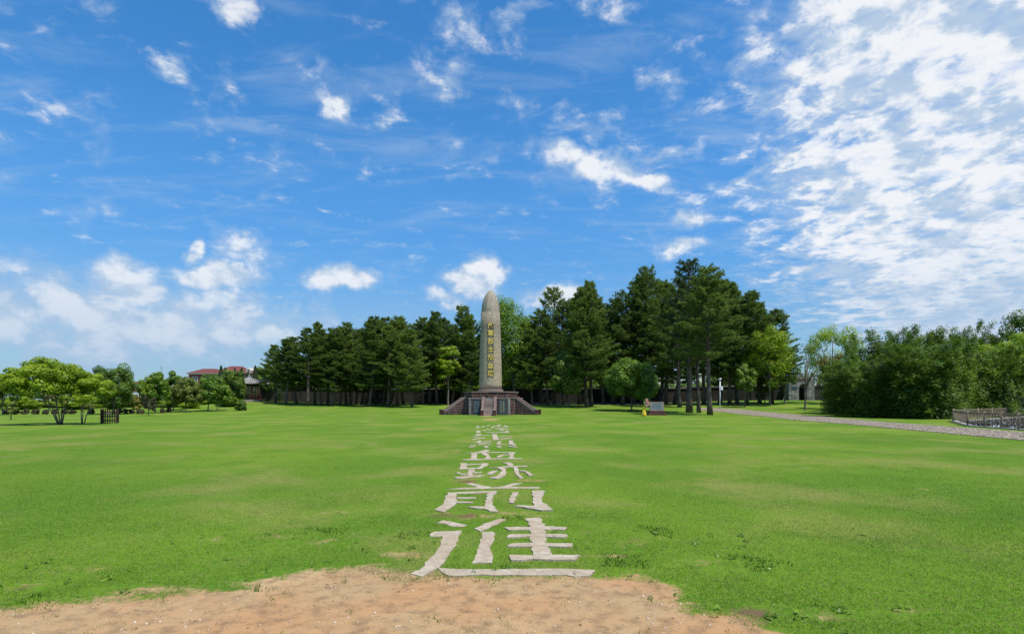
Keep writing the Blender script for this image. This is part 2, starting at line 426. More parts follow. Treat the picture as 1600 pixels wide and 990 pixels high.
mat('flower_pink', _stone((.72, .22, .26), (.85, .45, .42), 12, .2))
mat('flower_white', _stone((.78, .74, .70), (.88, .85, .80), 12, .2))
mat('flower_yellow', _stone((.72, .62, .10), (.82, .74, .25), 12, .2))
mat('flower_leaf', _stone((.05, .14, .03), (.10, .24, .05), 12, .2))
mat('panel_text', _stone((.20, .24, .26), (.30, .34, .36), 3, .1, rough=.35))
mat('panel_grey', _stone((.26, .30, .32), (.36, .40, .42), 3, .1, rough=.35))
mat('glass', lambda T, p: (T.put(p.inputs['Base Color'], (.05, .07, .09, 1)), T.put(p.inputs['Roughness'], .12)))
mat('pond_water', lambda T, p: (T.put(p.inputs['Base Color'], (.06, .075, .06, 1)), T.put(p.inputs['Roughness'], .12), T.put(p.inputs['Normal'], T.bump(T.noise(objc(T), 5, 3, .5), .15, .02))))
def _pebbledash(T, p):
    v = objc(T)
    vo = T.node('ShaderNodeTexVoronoi'); T.put(vo.inputs['Vector'], v); vo.inputs['Scale'].default_value = 15.0
    sp = T.node('ShaderNodeSeparateColor'); T.l.new(vo.outputs['Color'], sp.inputs[0])
    c = T.ramp(sp.outputs[0], [(0, (.24, .195, .125)), (.3, (.47, .39, .255)), (.7, (.63, .535, .36)), (1, (.76, .67, .48))])
    c = T.mix(T.mapr(vo.outputs['Distance'], .25, .62), c, (.27, .225, .155))
    z = T.node('ShaderNodeSeparateXYZ'); T.l.new(v, z.inputs[0])
    # rain-dark weathering near the top and in streaks
    stain = T.noise(T.mapping(v, scale=(3, 3, .25)), 1.0, 5, .6)
    k = T.math('MULTIPLY', T.mapr(T.math('ADD', z.outputs[2], T.math('MULTIPLY', stain, 4.0)), 8.0, 14.5, 0, 1), .55)
    c = T.mix(k, c, (.085, .080, .075))
    T.put(p.inputs['Base Color'], c)
    T.put(p.inputs['Normal'], T.bump(T.math('SUBTRACT', 1.0, vo.outputs['Distance']), .55, .04))
mat('pebbledash', _pebbledash)
def _nose(T, p):
    v = objc(T)
    st = T.noise(T.mapping(v, scale=(6, 6, .35)), 1.0, 6, .65)
    c = T.mix(T.mapr(st, .35, .65), (.40, .34, .25), (.22, .19, .15))
    c = T.mix(T.mapr(T.noise(v, 5, 5, .6), .5, .75, 0, .5), c, (.48, .44, .36))
    T.put(p.inputs['Base Color'], c); T.put(p.inputs['Normal'], T.bump(st, .4, .03))
mat('tower_cement', _nose)
def _slab(T, p):
    v = wpos(T)
    vo = T.node('ShaderNodeTexVoronoi'); T.put(vo.inputs['Vector'], T.vmath('ADD', v, T.vmath('SCALE', T.noise(v, 9, 3, .5, out=1), scale=.06))); vo.inputs['Scale'].default_value = 8.0
    sp = T.node('ShaderNodeSeparateColor'); T.l.new(vo.outputs['Color'], sp.inputs[0])
    c = T.ramp(sp.outputs[0], [(0, (.37, .31, .22)), (.6, (.42, .355, .26)), (1, (.48, .415, .315))])
    c = T.mix(T.mapr(T.noise(v, 2.2, 5, .65), .42, .66, 0, .6), c, (.36, .265, .175))
    c = T.mix(T.mapr(T.noise(v, 60, 3, .7), .55, .8, 0, .5), c, (.24, .20, .14))
    T.put(p.inputs['Base Color'], c)
    ve = T.node('ShaderNodeTexVoronoi', feature='DISTANCE_TO_EDGE'); ve.inputs['Scale'].default_value = 8.0
    T.put(ve.inputs['Vector'], T.vmath('ADD', v, T.vmath('SCALE', T.noise(v, 9, 3, .5, out=1), scale=.06)))
    jt = T.mapr(ve.outputs['Distance'], .015, .09, 1, 0)
    T.put(p.inputs['Base Color'], T.mix(T.math('MULTIPLY', jt, .26), c, (.20, .16, .105)))
    T.put(p.inputs['Normal'], T.bump(T.math('SUBTRACT', T.noise(v, 45, 5, .7), T.math('MULTIPLY', jt, .4)), .6, .012))
mat('slab', _slab)
mat('path_bed', _stone((.20, .16, .12), (.31, .255, .195), 5, .5))
mat('cobble', _leafy([(0, (.17, .135, .095)), (.5, (.28, .23, .165)), (1, (.41, .345, .26))], 0.0, .8))
mat('pebble', _leafy([(0, (.16, .10, .06)), (.5, (.42, .29, .18)), (1, (.62, .54, .42))], 0.0, .85))

# ------------------------------------------------------------------ ground
soil_edge_px = [(-60, 950), (0, 946), (60, 942), (130, 938), (200, 932), (270, 925), (340, 917), (400, 903), (470, 893), (540, 885), (600, 884), (645, 893),
                (700, 899), (800, 899), (925, 899), (985, 899), (1030, 906), (1058, 925), (1095, 936), (1140, 950), (1185, 965), (1225, 985), (1250, 1005)]
_se = sorted([(gnd(a, b).x, gnd(a, b).y) for a, b in soil_edge_px])
_sx = np.array([-60, -20, -9]+[q[0] for q in _se]+[4, 6, 12, 60]); _sy = np.array([2.5, 3.3, 4.0]+[q[1] for q in _se]+[2.9, 2.2, 1.0, -5])
bare = [(720, 806, .9, .30, .62), (800, 803, .5, .25, .5), (855, 806, .5, .2, .5), (735, 752, .7, .45, .55), (835, 750, .7, .4, .45), (660, 870, .35, .35, .5),
        (950, 868, .5, .12, .5), (766, 655, 1.0, 2.2, .85), (760, 649.5, 1.0, 1.6, .9), (700, 668, 1.6, 1.6, .42), (845, 666, 2.0, 1.6, .45), (430, 838, 1.2, .5, .30), (1005, 850, .6, .2, .4),
        (1180, 955, .5, .22, .62), (1290, 962, .35, .15, .6), (1400, 958, .35, .12, .5), (40, 915, .4, .2, .5), (230, 922, .6, .15, .55), (1050, 937, .26, .09, -.55), (1085, 952, .24, .07, -.55), (1125, 962, .15, .06, -.6), (1190, 978, .25, .1, -.5), (620, 906, .15, .05, -.45), (380, 922, .3, .06, -.5),
        (620, 845, .9, .4, .40), (560, 800, 1.1, .5, .34), (500, 842, 1.3, .5, .36), (350, 840, 1.0, .4, .31), (900, 832, 1.2, .5, .34), (1010, 848, 1.3, .4, .37), (1090, 880, .9, .3, .35), (100, 892, .8, .3, .38), (640, 865, .5, .3, .46),
        (540, 690, 3.5, 2.2, .33), (900, 700, 3, 2, .31), (1200, 730, 4, 1.5, .32), (350, 740, 3, 1.3, .32), (700, 705, 1.2, 4, .36), (832, 720, 1.1, 3, .34), (1400, 760, 3, 1.0, .28), (200, 780, 2, 1.0, .30)]
_bare = [(gnd(a, b), rx, ry, am) for a, b, rx, ry, am in bare]
def soil_mask(x, y):
    yb = np.interp(x, _sx, _sy)
    s = np.clip(.5+(yb-y)/.75, 0, 1)
    for c, rx, ry, am in _bare:
        s = np.maximum(s, am*np.exp(-(((x-c.x)/rx)**2+((y-c.y)/ry)**2))) if am > 0 else s+am*np.exp(-(((x-c.x)/rx)**2+((y-c.y)/ry)**2))
    return s

def axis(segs):
    out = []
    for a, b, st in segs: out += list(np.arange(a, b, st))
    return np.array(out)
gx = axis([(-3000, -300, 300), (-300, -120, 20), (-120, -40, 3), (-40, -8, 1), (-8, 8, .16), (8, 60, 1.0), (60, 120, 3), (120, 300, 20), (300, 3001, 300)])
gy = axis([(-60, 0, 10), (0, 3, .5), (3, 13, .16), (13, 40, .6), (40, 115, 1.2), (115, 300, 15), (300, 4001, 370)])
GX, GY = np.meshgrid(gx, gy)
GZ = gz(GX, GY)+np.where(GY < 60, .02*(fbm(GX*.5, GY*.5, 3)-.5), 0)*0
nx, ny = len(gx), len(gy)
idx = np.arange(nx*ny).reshape(ny, nx)
faces = np.stack([idx[:-1, :-1], idx[:-1, 1:], idx[1:, 1:], idx[1:, :-1]], -1).reshape(-1, 4)
ground_me = mesh_np('ground', np.stack([GX, GY, GZ], -1).reshape(-1, 3), faces, smooth_shade=True)
a_ = ground_me.attributes.new('soil', 'FLOAT', 'POINT'); a_.data.foreach_set('value', soil_mask(GX, GY).astype(np.float32).ravel())
_hum = [(gnd(px, py), rx, ry) for px, py, rx, ry in ((1175, 950, .35, .16), (1215, 975, .3, .14), (1280, 985, .3, .12), (1330, 965, .3, .08), (40, 918, .3, .12), (700, 806, .6, .25), (740, 752, .5, .3))]
_h = np.zeros_like(GX)
for c_, rx_, ry_ in _hum: _h = np.maximum(_h, .8*np.exp(-(((GX-c_.x)/rx_)**2+((GY-c_.y)/ry_)**2)))
a_ = ground_me.attributes.new('humus', 'FLOAT', 'POINT'); a_.data.foreach_set('value', _h.astype(np.float32).ravel())
# cut the pond pit out of the sheet
PIT = [(32.6, 40.0), (27.6, 32.6), (26.2, 22.0), (62.0, 22.0), (62.0, 60.5)]
import bmesh
bm = bmesh.new(); bm.from_mesh(ground_me)
for i in range(5):
    p, q = Vector(PIT[i]+(0,)), Vector(PIT[(i+1) % 5]+(0,))
    nrm = Vector((q.y-p.y, p.x-q.x, 0))
    loc = [f for f in bm.faces if 20 < f.calc_center_median().x < 70 and 16 < f.calc_center_median().y < 68]
    geom = list({v for f in loc for v in f.verts})+list({e for f in loc for e in f.edges})+loc
    bmesh.ops.bisect_plane(bm, geom=geom, plane_co=p, plane_no=nrm, dist=1e-4)
def inside(x, y, P):
    c = False; j = len(P)-1
    for i in range(len(P)):
        if (P[i][1] > y) != (P[j][1] > y) and x < (P[j][0]-P[i][0])*(y-P[i][1])/(P[j][1]-P[i][1])+P[i][0]: c = not c
        j = i
    return c
kill = [f for f in bm.faces if inside(f.calc_center_median().x, f.calc_center_median().y, PIT)]
bmesh.ops.delete(bm, geom=kill, context='FACES')
bm.to_mesh(ground_me); bm.free()
link('lawn', ground_me, 'lawn', kind='structure')

# ------------------------------------------------------------------ stone characters in the lawn (outlines traced as crop coordinates)
CH = [
 ('進', 'largest pale stone ground character, its long base stroke touching the bare earth', (640, 800, 5.333), [
  [(225,92),(280,70),(350,80),(475,108),(440,124),(340,118),(290,98)],
  [(165,188),(200,165),(430,155),(390,255),(330,355),(300,395),(240,465),(170,500),(100,540),(0,515),(90,480),(180,380),(240,300),(280,205),(175,205)],
  [(240,470),(330,478),(700,482),(1100,475),(1400,478),(1545,488),(1490,540),(1200,530),(900,530),(600,525),(330,535),(280,515)],
  [(540,140),(620,100),(750,58),(805,66),(720,105),(660,135),(610,158),(590,165)],
  [(600,168),(700,170),(710,190),(675,290),(685,400),(680,432),(525,428),(560,350),(590,260)],
  [(970,58),(1080,50),(1105,65),(1130,140),(1140,230),(1150,300),(1190,362),(1030,362),(1025,300),(1005,210),(1005,120)],
  [(795,135),(1000,128),(1120,122),(1310,132),(1300,152),(1000,150),(820,156)],
  [(808,205),(850,190),(1000,192),(1300,190),(1325,205),(1290,218),(1000,212),(815,218)],
  [(815,285),(860,270),(1000,268),(1355,270),(1350,300),(1160,292),(1000,295),(820,295)],
  [(820,375),(850,368),(1420,368),(1385,408),(1100,405),(840,412)]]),
 ('前', 'second pale stone ground character up from the bare earth', (670, 745, 8.0), [
  [(460,92),(530,75),(620,95),(760,122),(780,135),(620,138),(560,110)],
  [(880,128),(980,105),(1040,80),(1170,75),(1080,105),(1000,128),(900,138)],
  [(230,158),(400,140),(600,132),(1000,128),(1390,130),(1380,148),(1000,146),(600,150),(400,158)],
  [(225,200),(400,192),(700,182),(860,178),(845,195),(500,208),(350,210),(240,212)],
  [(240,200),(340,205),(350,245),(355,320),(260,400),(190,445),(80,415),(150,370),(195,290)],
  [(345,258),(590,260),(580,275),(350,275)], [(350,315),(555,318),(545,335),(350,332)],
  [(740,185),(850,182),(800,270),(795,350),(880,445),(760,440),(680,395),(710,320),(725,240)],
  [(480,385),(600,378),(690,382),(700,405),(600,402)],
  [(1045,200),(1130,200),(1100,240),(1065,335),(995,330),(1020,270)],
  [(1285,182),(1455,180),(1425,220),(1420,320),(1550,425),(1400,425),(1310,385),(1300,280)],
  [(1070,380),(1110,365),(1320,378),(1400,395),(1400,430),(1230,400)]]),
 ('跡', 'third pale stone ground character up from the bare earth', (700, 715, 11.43), [
  [(225,95),(350,95),(335,185),(215,190)], [(350,112),(600,106),(720,100),(700,112),(500,122),(350,128)],
  [(600,100),(700,100),(730,125),(640,165),(570,205),(500,200),(540,170),(600,140)],
  [(195,195),(250,185),(500,182),(505,200),(400,206),(210,208)],
  [(370,218),(490,218),(440,290),(440,330),(360,335),(345,290)],
  [(450,265),(600,255),(610,268),(470,280)], [(130,268),(200,270),(240,290),(340,292),(340,308),(240,308)],
  [(105,355),(200,345),(400,325),(650,322),(600,340),(400,360),(210,380),(150,375)],
  [(970,95),(1040,92),(1120,95),(1180,125),(1140,155),(1070,145),(1050,115)],
  [(735,178),(900,172),(1050,160),(1300,152),(1420,150),(1410,160),(1200,170),(900,184)],
  [(890,180),(990,172),(1040,220),(1045,290),(980,345),(870,385),(730,370),(860,345),(930,290),(960,240)],
  [(1170,170),(1235,172),(1260,240),(1270,310),(1350,365),(1270,378),(1215,310),(1175,230)],
  [(690,305),(770,250),(900,242),(840,275),(780,308)],
  [(1270,242),(1390,240),(1460,280),(1530,325),(1440,328),(1380,262),(1270,252)]]),
 ('血', 'boxy fourth pale stone ground character up from the bare earth', (715, 690, 14.545), [
  [(430,232),(540,210),(620,180),(740,188),(700,215),(560,238)],
  [(150,250),(420,240),(800,232),(1330,236),(1300,248),(800,246),(420,258)],
  [(305,262),(440,258),(445,330),(430,395),(305,395)], [(1170,245),(1300,242),(1270,300),(1280,390),(1180,388)],
  [(540,258),(640,250),(720,300),(750,385),(590,400),(660,350),(620,310),(570,300)],
  [(880,345),(980,300),(1180,290),(1175,302),(1050,310),(980,350),(900,358)],
  [(110,412),(300,395),(560,400),(600,390),(1000,382),(1480,382),(1440,394),(1000,394),(560,412),(250,420),(130,422)]]),
 ('烈', 'fifth pale stone ground character up from the bare earth, above the boxy one', (725, 655, 17.78), [
  [(390,590),(480,590),(460,640),(360,650)], [(480,600),(760,598),(760,610),(600,616)],
  [(260,650),(380,640),(740,650),(740,662),(400,660)], [(380,705),(500,685),(600,680),(640,690),(500,700),(400,716)],
  [(640,698),(800,698),(780,708),(650,710)], [(140,720),(330,712),(330,722),(160,730)],
  [(120,770),(200,755),(330,750),(330,760),(200,772),(140,784)],
  [(900,690),(940,620),(1045,605),(1010,650),(1010,690),(960,720)], [(880,770),(960,745),(1060,770),(960,785)],
  [(1020,698),(1180,698),(1160,710),(1020,712)], [(1240,600),(1360,595),(1350,640),(1450,710),(1400,730),(1250,710)],
  [(1210,750),(1400,758),(1480,775),(1400,782),(1250,765)], [(550,755),(660,745),(680,790),(580,795)]]),
 ('先', 'third pale stone ground character from the tower steps, with one thick upright stroke', (725, 655, 17.78), [
  [(320,410),(480,400),(460,440),(320,435)], [(180,455),(320,445),(740,432),(740,442),(330,458)],
  [(240,490),(420,485),(420,496),(250,500)], [(190,560),(280,545),(440,515),(600,505),(560,520),(380,545),(270,570)],
  [(765,410),(910,415),(930,470),(970,550),(940,578),(800,572),(790,480)], [(1000,468),(1330,464),(1330,474),(1000,480)],
  [(960,545),(1200,525),(1340,518),(1240,535),(1000,555)]]),
 ('着', 'second pale stone ground character from the tower steps', (725, 655, 17.78), [
  [(510,300),(600,300),(640,315),(520,320)], [(560,265),(640,265),(760,285),(720,300),(640,285)],
  [(850,280),(1000,265),(1240,270),(1230,280),(1000,285)], [(340,320),(440,315),(470,360),(340,372)],
  [(540,358),(700,355),(1140,355),(1140,370),(700,370)], [(1150,325),(1240,325),(1250,370),(1130,370)],
  [(960,290),(1060,300),(1130,320),(1040,320)], [(230,330),(280,320),(280,335)]]),
 ('踏', 'thin-stroked stone ground character closest to the tower steps', (725, 655, 17.78), [
  [(300,240),(380,215),(480,215),(440,232),(340,245)], [(480,195),(560,180),(580,210),(520,215)],
  [(330,195),(400,165),(430,180),(360,200)], [(600,180),(720,152),(740,160),(640,190)],
  [(740,245),(780,195),(880,170),(900,180),(800,215),(790,245)], [(890,190),(960,150),(1040,150),(1000,185)],
  [(820,235),(1000,235),(1130,222),(1130,232),(1000,248),(820,245)], [(1090,190),(1150,170),(1240,205),(1190,225),(1120,205)]]),
]
stroke_polys = []
rs = random.Random(3)
for ch, label, (ox, oy, s), strokes in CH:
    W = [[gnd(ox+x/s, oy+y/s) for x, y in st] for st in strokes]
    allp = [p for st in W for p in st]
    c = Vector((sum(p.x for p in allp)/len(allp), sum(p.y for p in allp)/len(allp), 0))
    th = thing('stone_character', label, 'ground lettering', c, 0, 'stone characters laid in the lawn')
    for k, st in enumerate(W):
        pts = []
        for i in range(len(st)):
            a, b = st[i], st[(i+1) % len(st)]
            n = max(1, int((b-a).length/.09))
            for j in range(n):
                q = a.lerp(b, j/n); jit = .020 if j else .010
                pts.append((q.x-c.x+rs.uniform(-jit, jit), q.y-c.y+rs.uniform(-jit, jit)))
        stroke_polys.append([(x+c.x, y+c.y) for x, y in pts])
        mb = MB(); mb.prism(pts, (Vector((0,0,0)), Vector((1,0,0)), Vector((0,1,0)), Vector((0,0,1))), -.03, .008+.0014*k)
        part('stroke', mb, 'slab', th)

# ------------------------------------------------------------------ grass blades, pebbles
rng = np.random.default_rng(11)
def inside_np(x, y, poly):
    c = np.zeros(len(x), bool); n = len(poly); j = n-1
    bx = [p[0] for p in poly]; by = [p[1] for p in poly]
    sel = np.where((x > min(bx)) & (x < max(bx)) & (y > min(by)) & (y < max(by)))[0]
    if len(sel) == 0: return c
    xs, ys = x[sel], y[sel]; cc = np.zeros(len(sel), bool)
    for i in range(n):
        xi, yi = poly[i]; xj, yj = poly[j]
        if yi != yj:
            cc ^= ((yi > ys) != (yj > ys)) & (xs < (xj-xi)*(ys-yi)/(yj-yi)+xi)
        j = i
    c[sel] = cc
    return c
def build_grass():
    N = 900000
    Z = 3.0*np.exp(rng.random(N)*math.log(26/3.0))          # density falls off with the square of the distance
    x = (rng.random(N)*2-1)*(1.08*Z+.8); y = Z
    s = soil_mask(x, y)+(fbm(x*2.0, y*2.0, 5)-.5)*1.15+(fbm(x*9, y*9, 9, 3)-.5)*.7
    thin = fbm(x*.8+4, y*.8, 41)+(fbm(x*6, y*6, 43)-.5)*.5
    keep = ((s < .40) & (rng.random(N) < np.clip(1.55-1.5*thin-.9*np.clip(s, 0, .4), .12, 1))) | ((s < .64) & (rng.random(N) < .22)) | ((s < 1.0) & (fbm(x*3.3, y*3.3, 71) > .60) & (rng.random(N) < .22))
    jx, jy = x+rng.normal(size=N)*.014, y+rng.normal(size=N)*.02
    for p in stroke_polys: keep &= ~inside_np(jx, jy, p)
    x, y, Z = x[keep], y[keep], Z[keep]; n = len(x)
    clump = fbm(x*3.1, y*3.1, 21); weed = (fbm(x*1.7, y*1.7, 33) > .66) & (soil_mask(x, y) > .12) & (Z < 7.5) & (rng.random(n) < .35)
    hh = np.interp(Z, [3, 6, 10, 16, 26], [.020, .018, .012, .008, .006])*(.5+rng.random(n)*.7)*(.55+.9*clump)
    hh = np.where(weed, hh*2.2, hh)
    ww = np.interp(Z, [3, 6, 12, 26], [.0034, .0045, .009, .020])*(.7+.6*rng.random(n)); ww = np.where(weed, ww*2.6, ww)
    a = rng.random(n)*2*np.pi; lean = (.25+.9*rng.random(n))*hh
    dx, dy = np.cos(a), np.sin(a); b = rng.random(n)*2*np.pi
    px, py = np.cos(b)*ww/2, np.sin(b)*ww/2
    V = np.empty((n, 3, 3), np.float32)
    V[:, 0] = np.stack([x-px, y-py, np.full(n, -.004)], -1); V[:, 1] = np.stack([x+px, y+py, np.full(n, -.004)], -1)
    V[:, 2] = np.stack([x+dx*lean, y+dy*lean, hh], -1)
    t = np.clip(.25+.45*clump+.35*(rng.random(n)-.5), 0, .94); t = np.where(rng.random(n) < .07, 1.0, t); t = np.where(weed, t*.35, t)
    me = mesh_np('grass_blades', V.reshape(-1, 3), np.arange(n*3).reshape(-1, 3), t)
    o = link('grass_blades', me, 'blade', kind='stuff'); o['label'] = 'short green grass blades of the lawn'; o['category'] = 'grass'
build_grass()
def build_weeds():
    C, Nn, L, T_ = [], [], [], []
    r = np.random.default_rng(91)
    spots = []
    for k in range(900):
        Z = 3.4+r.random()*3.2; x = (r.random()*2-1)*Z*1.05
        m = float(soil_mask(np.array([x]), np.array([Z]))[0])
        near = .12 < m < .72
        if (near and r.random() < .38) or (m <= .12 and r.random() < .06): spots.append((x, Z))
    for x, y in spots:
        n = r.integers(5, 12); R_ = .012+.026*r.random()**2
        a = r.random(n)*6.28; q = .3+.7*r.random(n)
        C.append(np.stack([x+np.cos(a)*R_*q*1.6, y+np.sin(a)*R_*q*1.6, .006+.028*r.random(n)], -1)); Nn.append(np.stack([np.cos(a)*.4, np.sin(a)*.4, np.ones(n)], -1)+.35*r.normal(size=(n, 3)))
        L.append(R_*(1.0+.8*r.random(n))); T_.append(np.full(n, .15+.6*r.random())+.15*r.random(n))
    C, Nn, L, T_ = map(np.concatenate, (C, Nn, L, T_)); n = len(C)
    d = rdir(r, n); Nn /= np.linalg.norm(Nn, axis=1, keepdims=True)
    V, Fq, t = fol(C, Nn, L, L*.55, np.clip(T_, 0, 1), r); V[:, 2] = np.maximum(V[:, 2], .003)
    o = link('weeds', mesh_np('weeds', V, Fq, t), 'camphor_leaves', kind='stuff'); o['label'] = 'small broad-leaved weeds along the worn turf edge'; o['category'] = 'weeds'
ICO_V = np.array([(0,0,1),(1,0,0),(0,1,0),(-1,0,0),(0,-1,0),(0,0,-1)], float); ICO_F = np.array([(0,1,2),(0,2,3),(0,3,4),(0,4,1),(5,2,1),(5,3,2),(5,4,3),(5,1,4)])
def lumps(x, y, z, r, flat=.6, jit=.35):
    n = len(x)
    V = ICO_V[None]*(1+jit*(rng.random((n, 6, 1))*2-1)); an = rng.random(n)*6.28
    c, s = np.cos(an)[:, None], np.sin(an)[:, None]
    V = np.stack([V[..., 0]*c-V[..., 1]*s, V[..., 0]*s+V[..., 1]*c, V[..., 2]*flat], -1)*r[:, None, None]
    V += np.stack([x, y, z], -1)[:, None]
    Fq = ICO_F[None]+(np.arange(n)*6)[:, None, None]
    return V.reshape(-1, 3), Fq.reshape(-1, 3), np.repeat(rng.random(n), 8)
n = 9000
Z = 3.0+rng.random(n)**1.3*3.2; x = (rng.random(n)*2-1)*(1.05*Z+.5)
k = soil_mask(x, Z) > .62; x, Z = x[k], Z[k]
V, Fq, t = lumps(x, Z, np.full(len(x), .001), .0025+.012*rng.random(len(x))**6, .7)
o = link('soil_grit', mesh_np('soil_grit', V, Fq, t), 'pebble', kind='stuff'); o['label'] = 'loose grit and crumbs on the bare earth'; o['category'] = 'gravel'

# ------------------------------------------------------------------ paths
def strip(name, up_px, lo_px, m, lift, n=60):
    U = [gnd(*p) for p in up_px]; L = [gnd(*p) for p in lo_px]
    def res(P, t):
        d = [0]
        for i in range(1, len(P)): d.append(d[-1]+(P[i]-P[i-1]).length)
        d = np.array(d)/d[-1]
        return [float(np.interp(t, d, [p[i] for p in P])) for i in range(2)]
    vs, fs = [], []; W = 7
    for i in range(n+1):
        a, b = res(U, i/n), res(L, i/n)
        for j in range(W):
            x = a[0]+(b[0]-a[0])*j/(W-1); y = a[1]+(b[1]-a[1])*j/(W-1)
            vs.append((x, y, float(gz(x, y))+lift))
    for i in range(n):
        for j in range(W-1): fs.append((i*W+j, i*W+j+1, (i+1)*W+j+1, (i+1)*W+j))
    me = bpy.data.meshes.new(name); me.from_pydata(vs, [], fs); me.update()
    if me.polygons[0].normal.z < 0: me.flip_normals()
    return link(name, me, m, kind='structure'), np.array(vs).reshape(n+1, W, 3)
path_up = [(1088, 636.6), (1157, 639), (1213, 644.5), (1276, 650), (1377, 659), (1490, 667), (1600, 675), (1700, 683)]
path_lo = [(1088, 640.5), (1123, 642.5), (1190, 650), (1241, 656), (1326, 662.5), (1452, 674.5), (1600, 688), (1700, 699)]
path_o, PG = strip('stone_path', path_up, path_lo, 'path_bed', .02)
n = 11000
i = rng.random(n)*(PG.shape[0]-1); i = i; j = rng.random(n)*(PG.shape[1]-1); i0, j0 = i.astype(int), j.astype(int)
fi, fj = (i-i0)[:, None], (j-j0)[:, None]
P_ = (PG[i0, j0]*(1-fi)+PG[i0+1, j0]*fi)*(1-fj)+(PG[i0, j0+1]*(1-fi)+PG[i0+1, j0+1]*fi)*fj
V, Fq, t = lumps(P_[:, 0], P_[:, 1], P_[:, 2]+.0, .03+.06*rng.random(n), .32)
o = link('path_cobbles', mesh_np('path_cobbles', V, Fq, t), 'cobble', path_o, kind='stuff')
strip('grove_path', [(830, 630.4), (900, 630.3), (1000, 630.2), (1100, 629.6), (1170, 628.2)], [(830, 631.3), (900, 631.2), (1000, 631.1), (1100, 630.5), (1170, 629.2)], 'concrete', .03)

# ------------------------------------------------------------------ monument
AX = at(766.5, 59.5); AX.z = 0
mon = thing('memorial_tower', 'tall bullet-shaped pebbled stone memorial tower on a terraced purple-brown stone base', 'monument', AX)
shaft = MB().lathe([(1.24, 2.74), (1.235, 3.2), (1.20, 5.2), (1.15, 7.5), (1.08, 9.6), (1.02, 11.1)], 40)
shaft_o = part('shaft', shaft, 'pebbledash', mon, True)
nose = MB(); prof = [(1.0, 11.08)]
for k in range(0, 17):
    t = k/16*math.pi/2
    prof.append((max(1.0*math.cos(t)**1.28, .02), 11.08+.02+2.48*math.sin(t)))
nose.lathe(prof, 40); part('nose_cone', nose, 'tower_cement', mon, True)
part('shaft_plinth', MB().lathe([(1.42, 2.40), (1.42, 2.58), (1.32, 2.64), (1.32, 2.76)], 40), 'step_stone', mon, False)
# gold characters 紅軍烈士紀念塔 down the front of the shaft
dg = None
for k, g in enumerate('紅軍烈士紀念塔'):
    zc = EYE+(HY-[508, 520.3, 533, 545.2, 558, 571, 583.3][k])/F*(59.5-1.15)
    rr = float(np.interp(zc, [2.74, 3.2, 5.2, 7.5, 9.6, 11.1], [1.24, 1.235, 1.20, 1.15, 1.08, 1.02]))
    fr = (Vector((0.06, -rr+.02, zc)), Vector((1,0,0)), Vector((0,0,1)), Vector((0,-1,0)))
    h = .335
    frame = MB()
    for poly in ([(-h,-h),(h,-h),(h,-h+.04),(-h,-h+.04)], [(-h,h-.04),(h,h-.04),(h,h),(-h,h)], [(-h,-h+.04),(-h+.04,-h+.04),(-h+.04,h-.04),(-h,h-.04)], [(h-.04,-h+.04),(h,-h+.04),(h,h-.04),(h-.04,h-.04)]):
        frame.prism(poly, fr, -.10, .035)
    part('character_frame', frame, 'coping_stone', shaft_o)
    cu = bpy.data.curves.new('glyph', 'FONT'); cu.body = g; cu.size = .64; cu.extrude = .05; cu.offset = .018; cu.resolution_u = 2
    to = bpy.data.objects.new('glyph', cu); col.objects.link(to)
    me = bpy.data.meshes.new_from_object(to.evaluated_get(bpy.context.evaluated_depsgraph_get()))
    bpy.data.objects.remove(to)
    n = len(me.vertices); co = np.empty(n*3, np.float32); me.vertices.foreach_get('co', co); co = co.reshape(-1, 3)
    cxy = (co.max(0)+co.min(0))/2
    q = np.stack([co[:, 0]-cxy[0]+.06, -(co[:, 2]-cxy[2])-rr-.01, co[:, 1]-cxy[1]+zc], -1)
    me.vertices.foreach_set('co', q.astype(np.float32).ravel()); me.update(); me.name = 'gold_character'
    link('gold_character', me, 'gold', shaft_o)

RI, HT = 2.95, 1.73          # inradius and height of the lower terrace
def pent(ri, z0, z1):
    R = ri/math.cos(math.radians(36)); mb = MB(); pts = []
    for k in range(5):
        a = math.radians(-90+36+72*k); pts.append((R*math.cos(a), R*math.sin(a)))
    return mb.prism(pts, (Vector((0,0,0)), Vector((1,0,0)), Vector((0,1,0)), Vector((0,0,1))), z0, z1)
terr = part('terrace', pent(RI, -.2, HT), 'mortar', mon)
tier = part('upper_tier', pent(2.52, HT-.01, 2.36), 'mortar', mon)
part('tier_coping', pent(2.62, 2.36, 2.46), 'coping_stone', mon)
part('terrace_coping', pent(RI+.08, HT, HT+.07), 'coping_stone', mon)
def clip(poly, a, b, c):
    """keep a*u+b*v<=c"""
    out = []
    for i in range(len(poly)):
        p, q = poly[i], poly[(i+1) % len(poly)]
        fp, fq = a*p[0]+b*p[1]-c, a*q[0]+b*q[1]-c
        if fp <= 0: out.append(p)
        if fp*fq < 0:
            t = fp/(fp-fq); out.append((p[0]+(q[0]-p[0])*t, p[1]+(q[1]-p[1])*t))
    return out
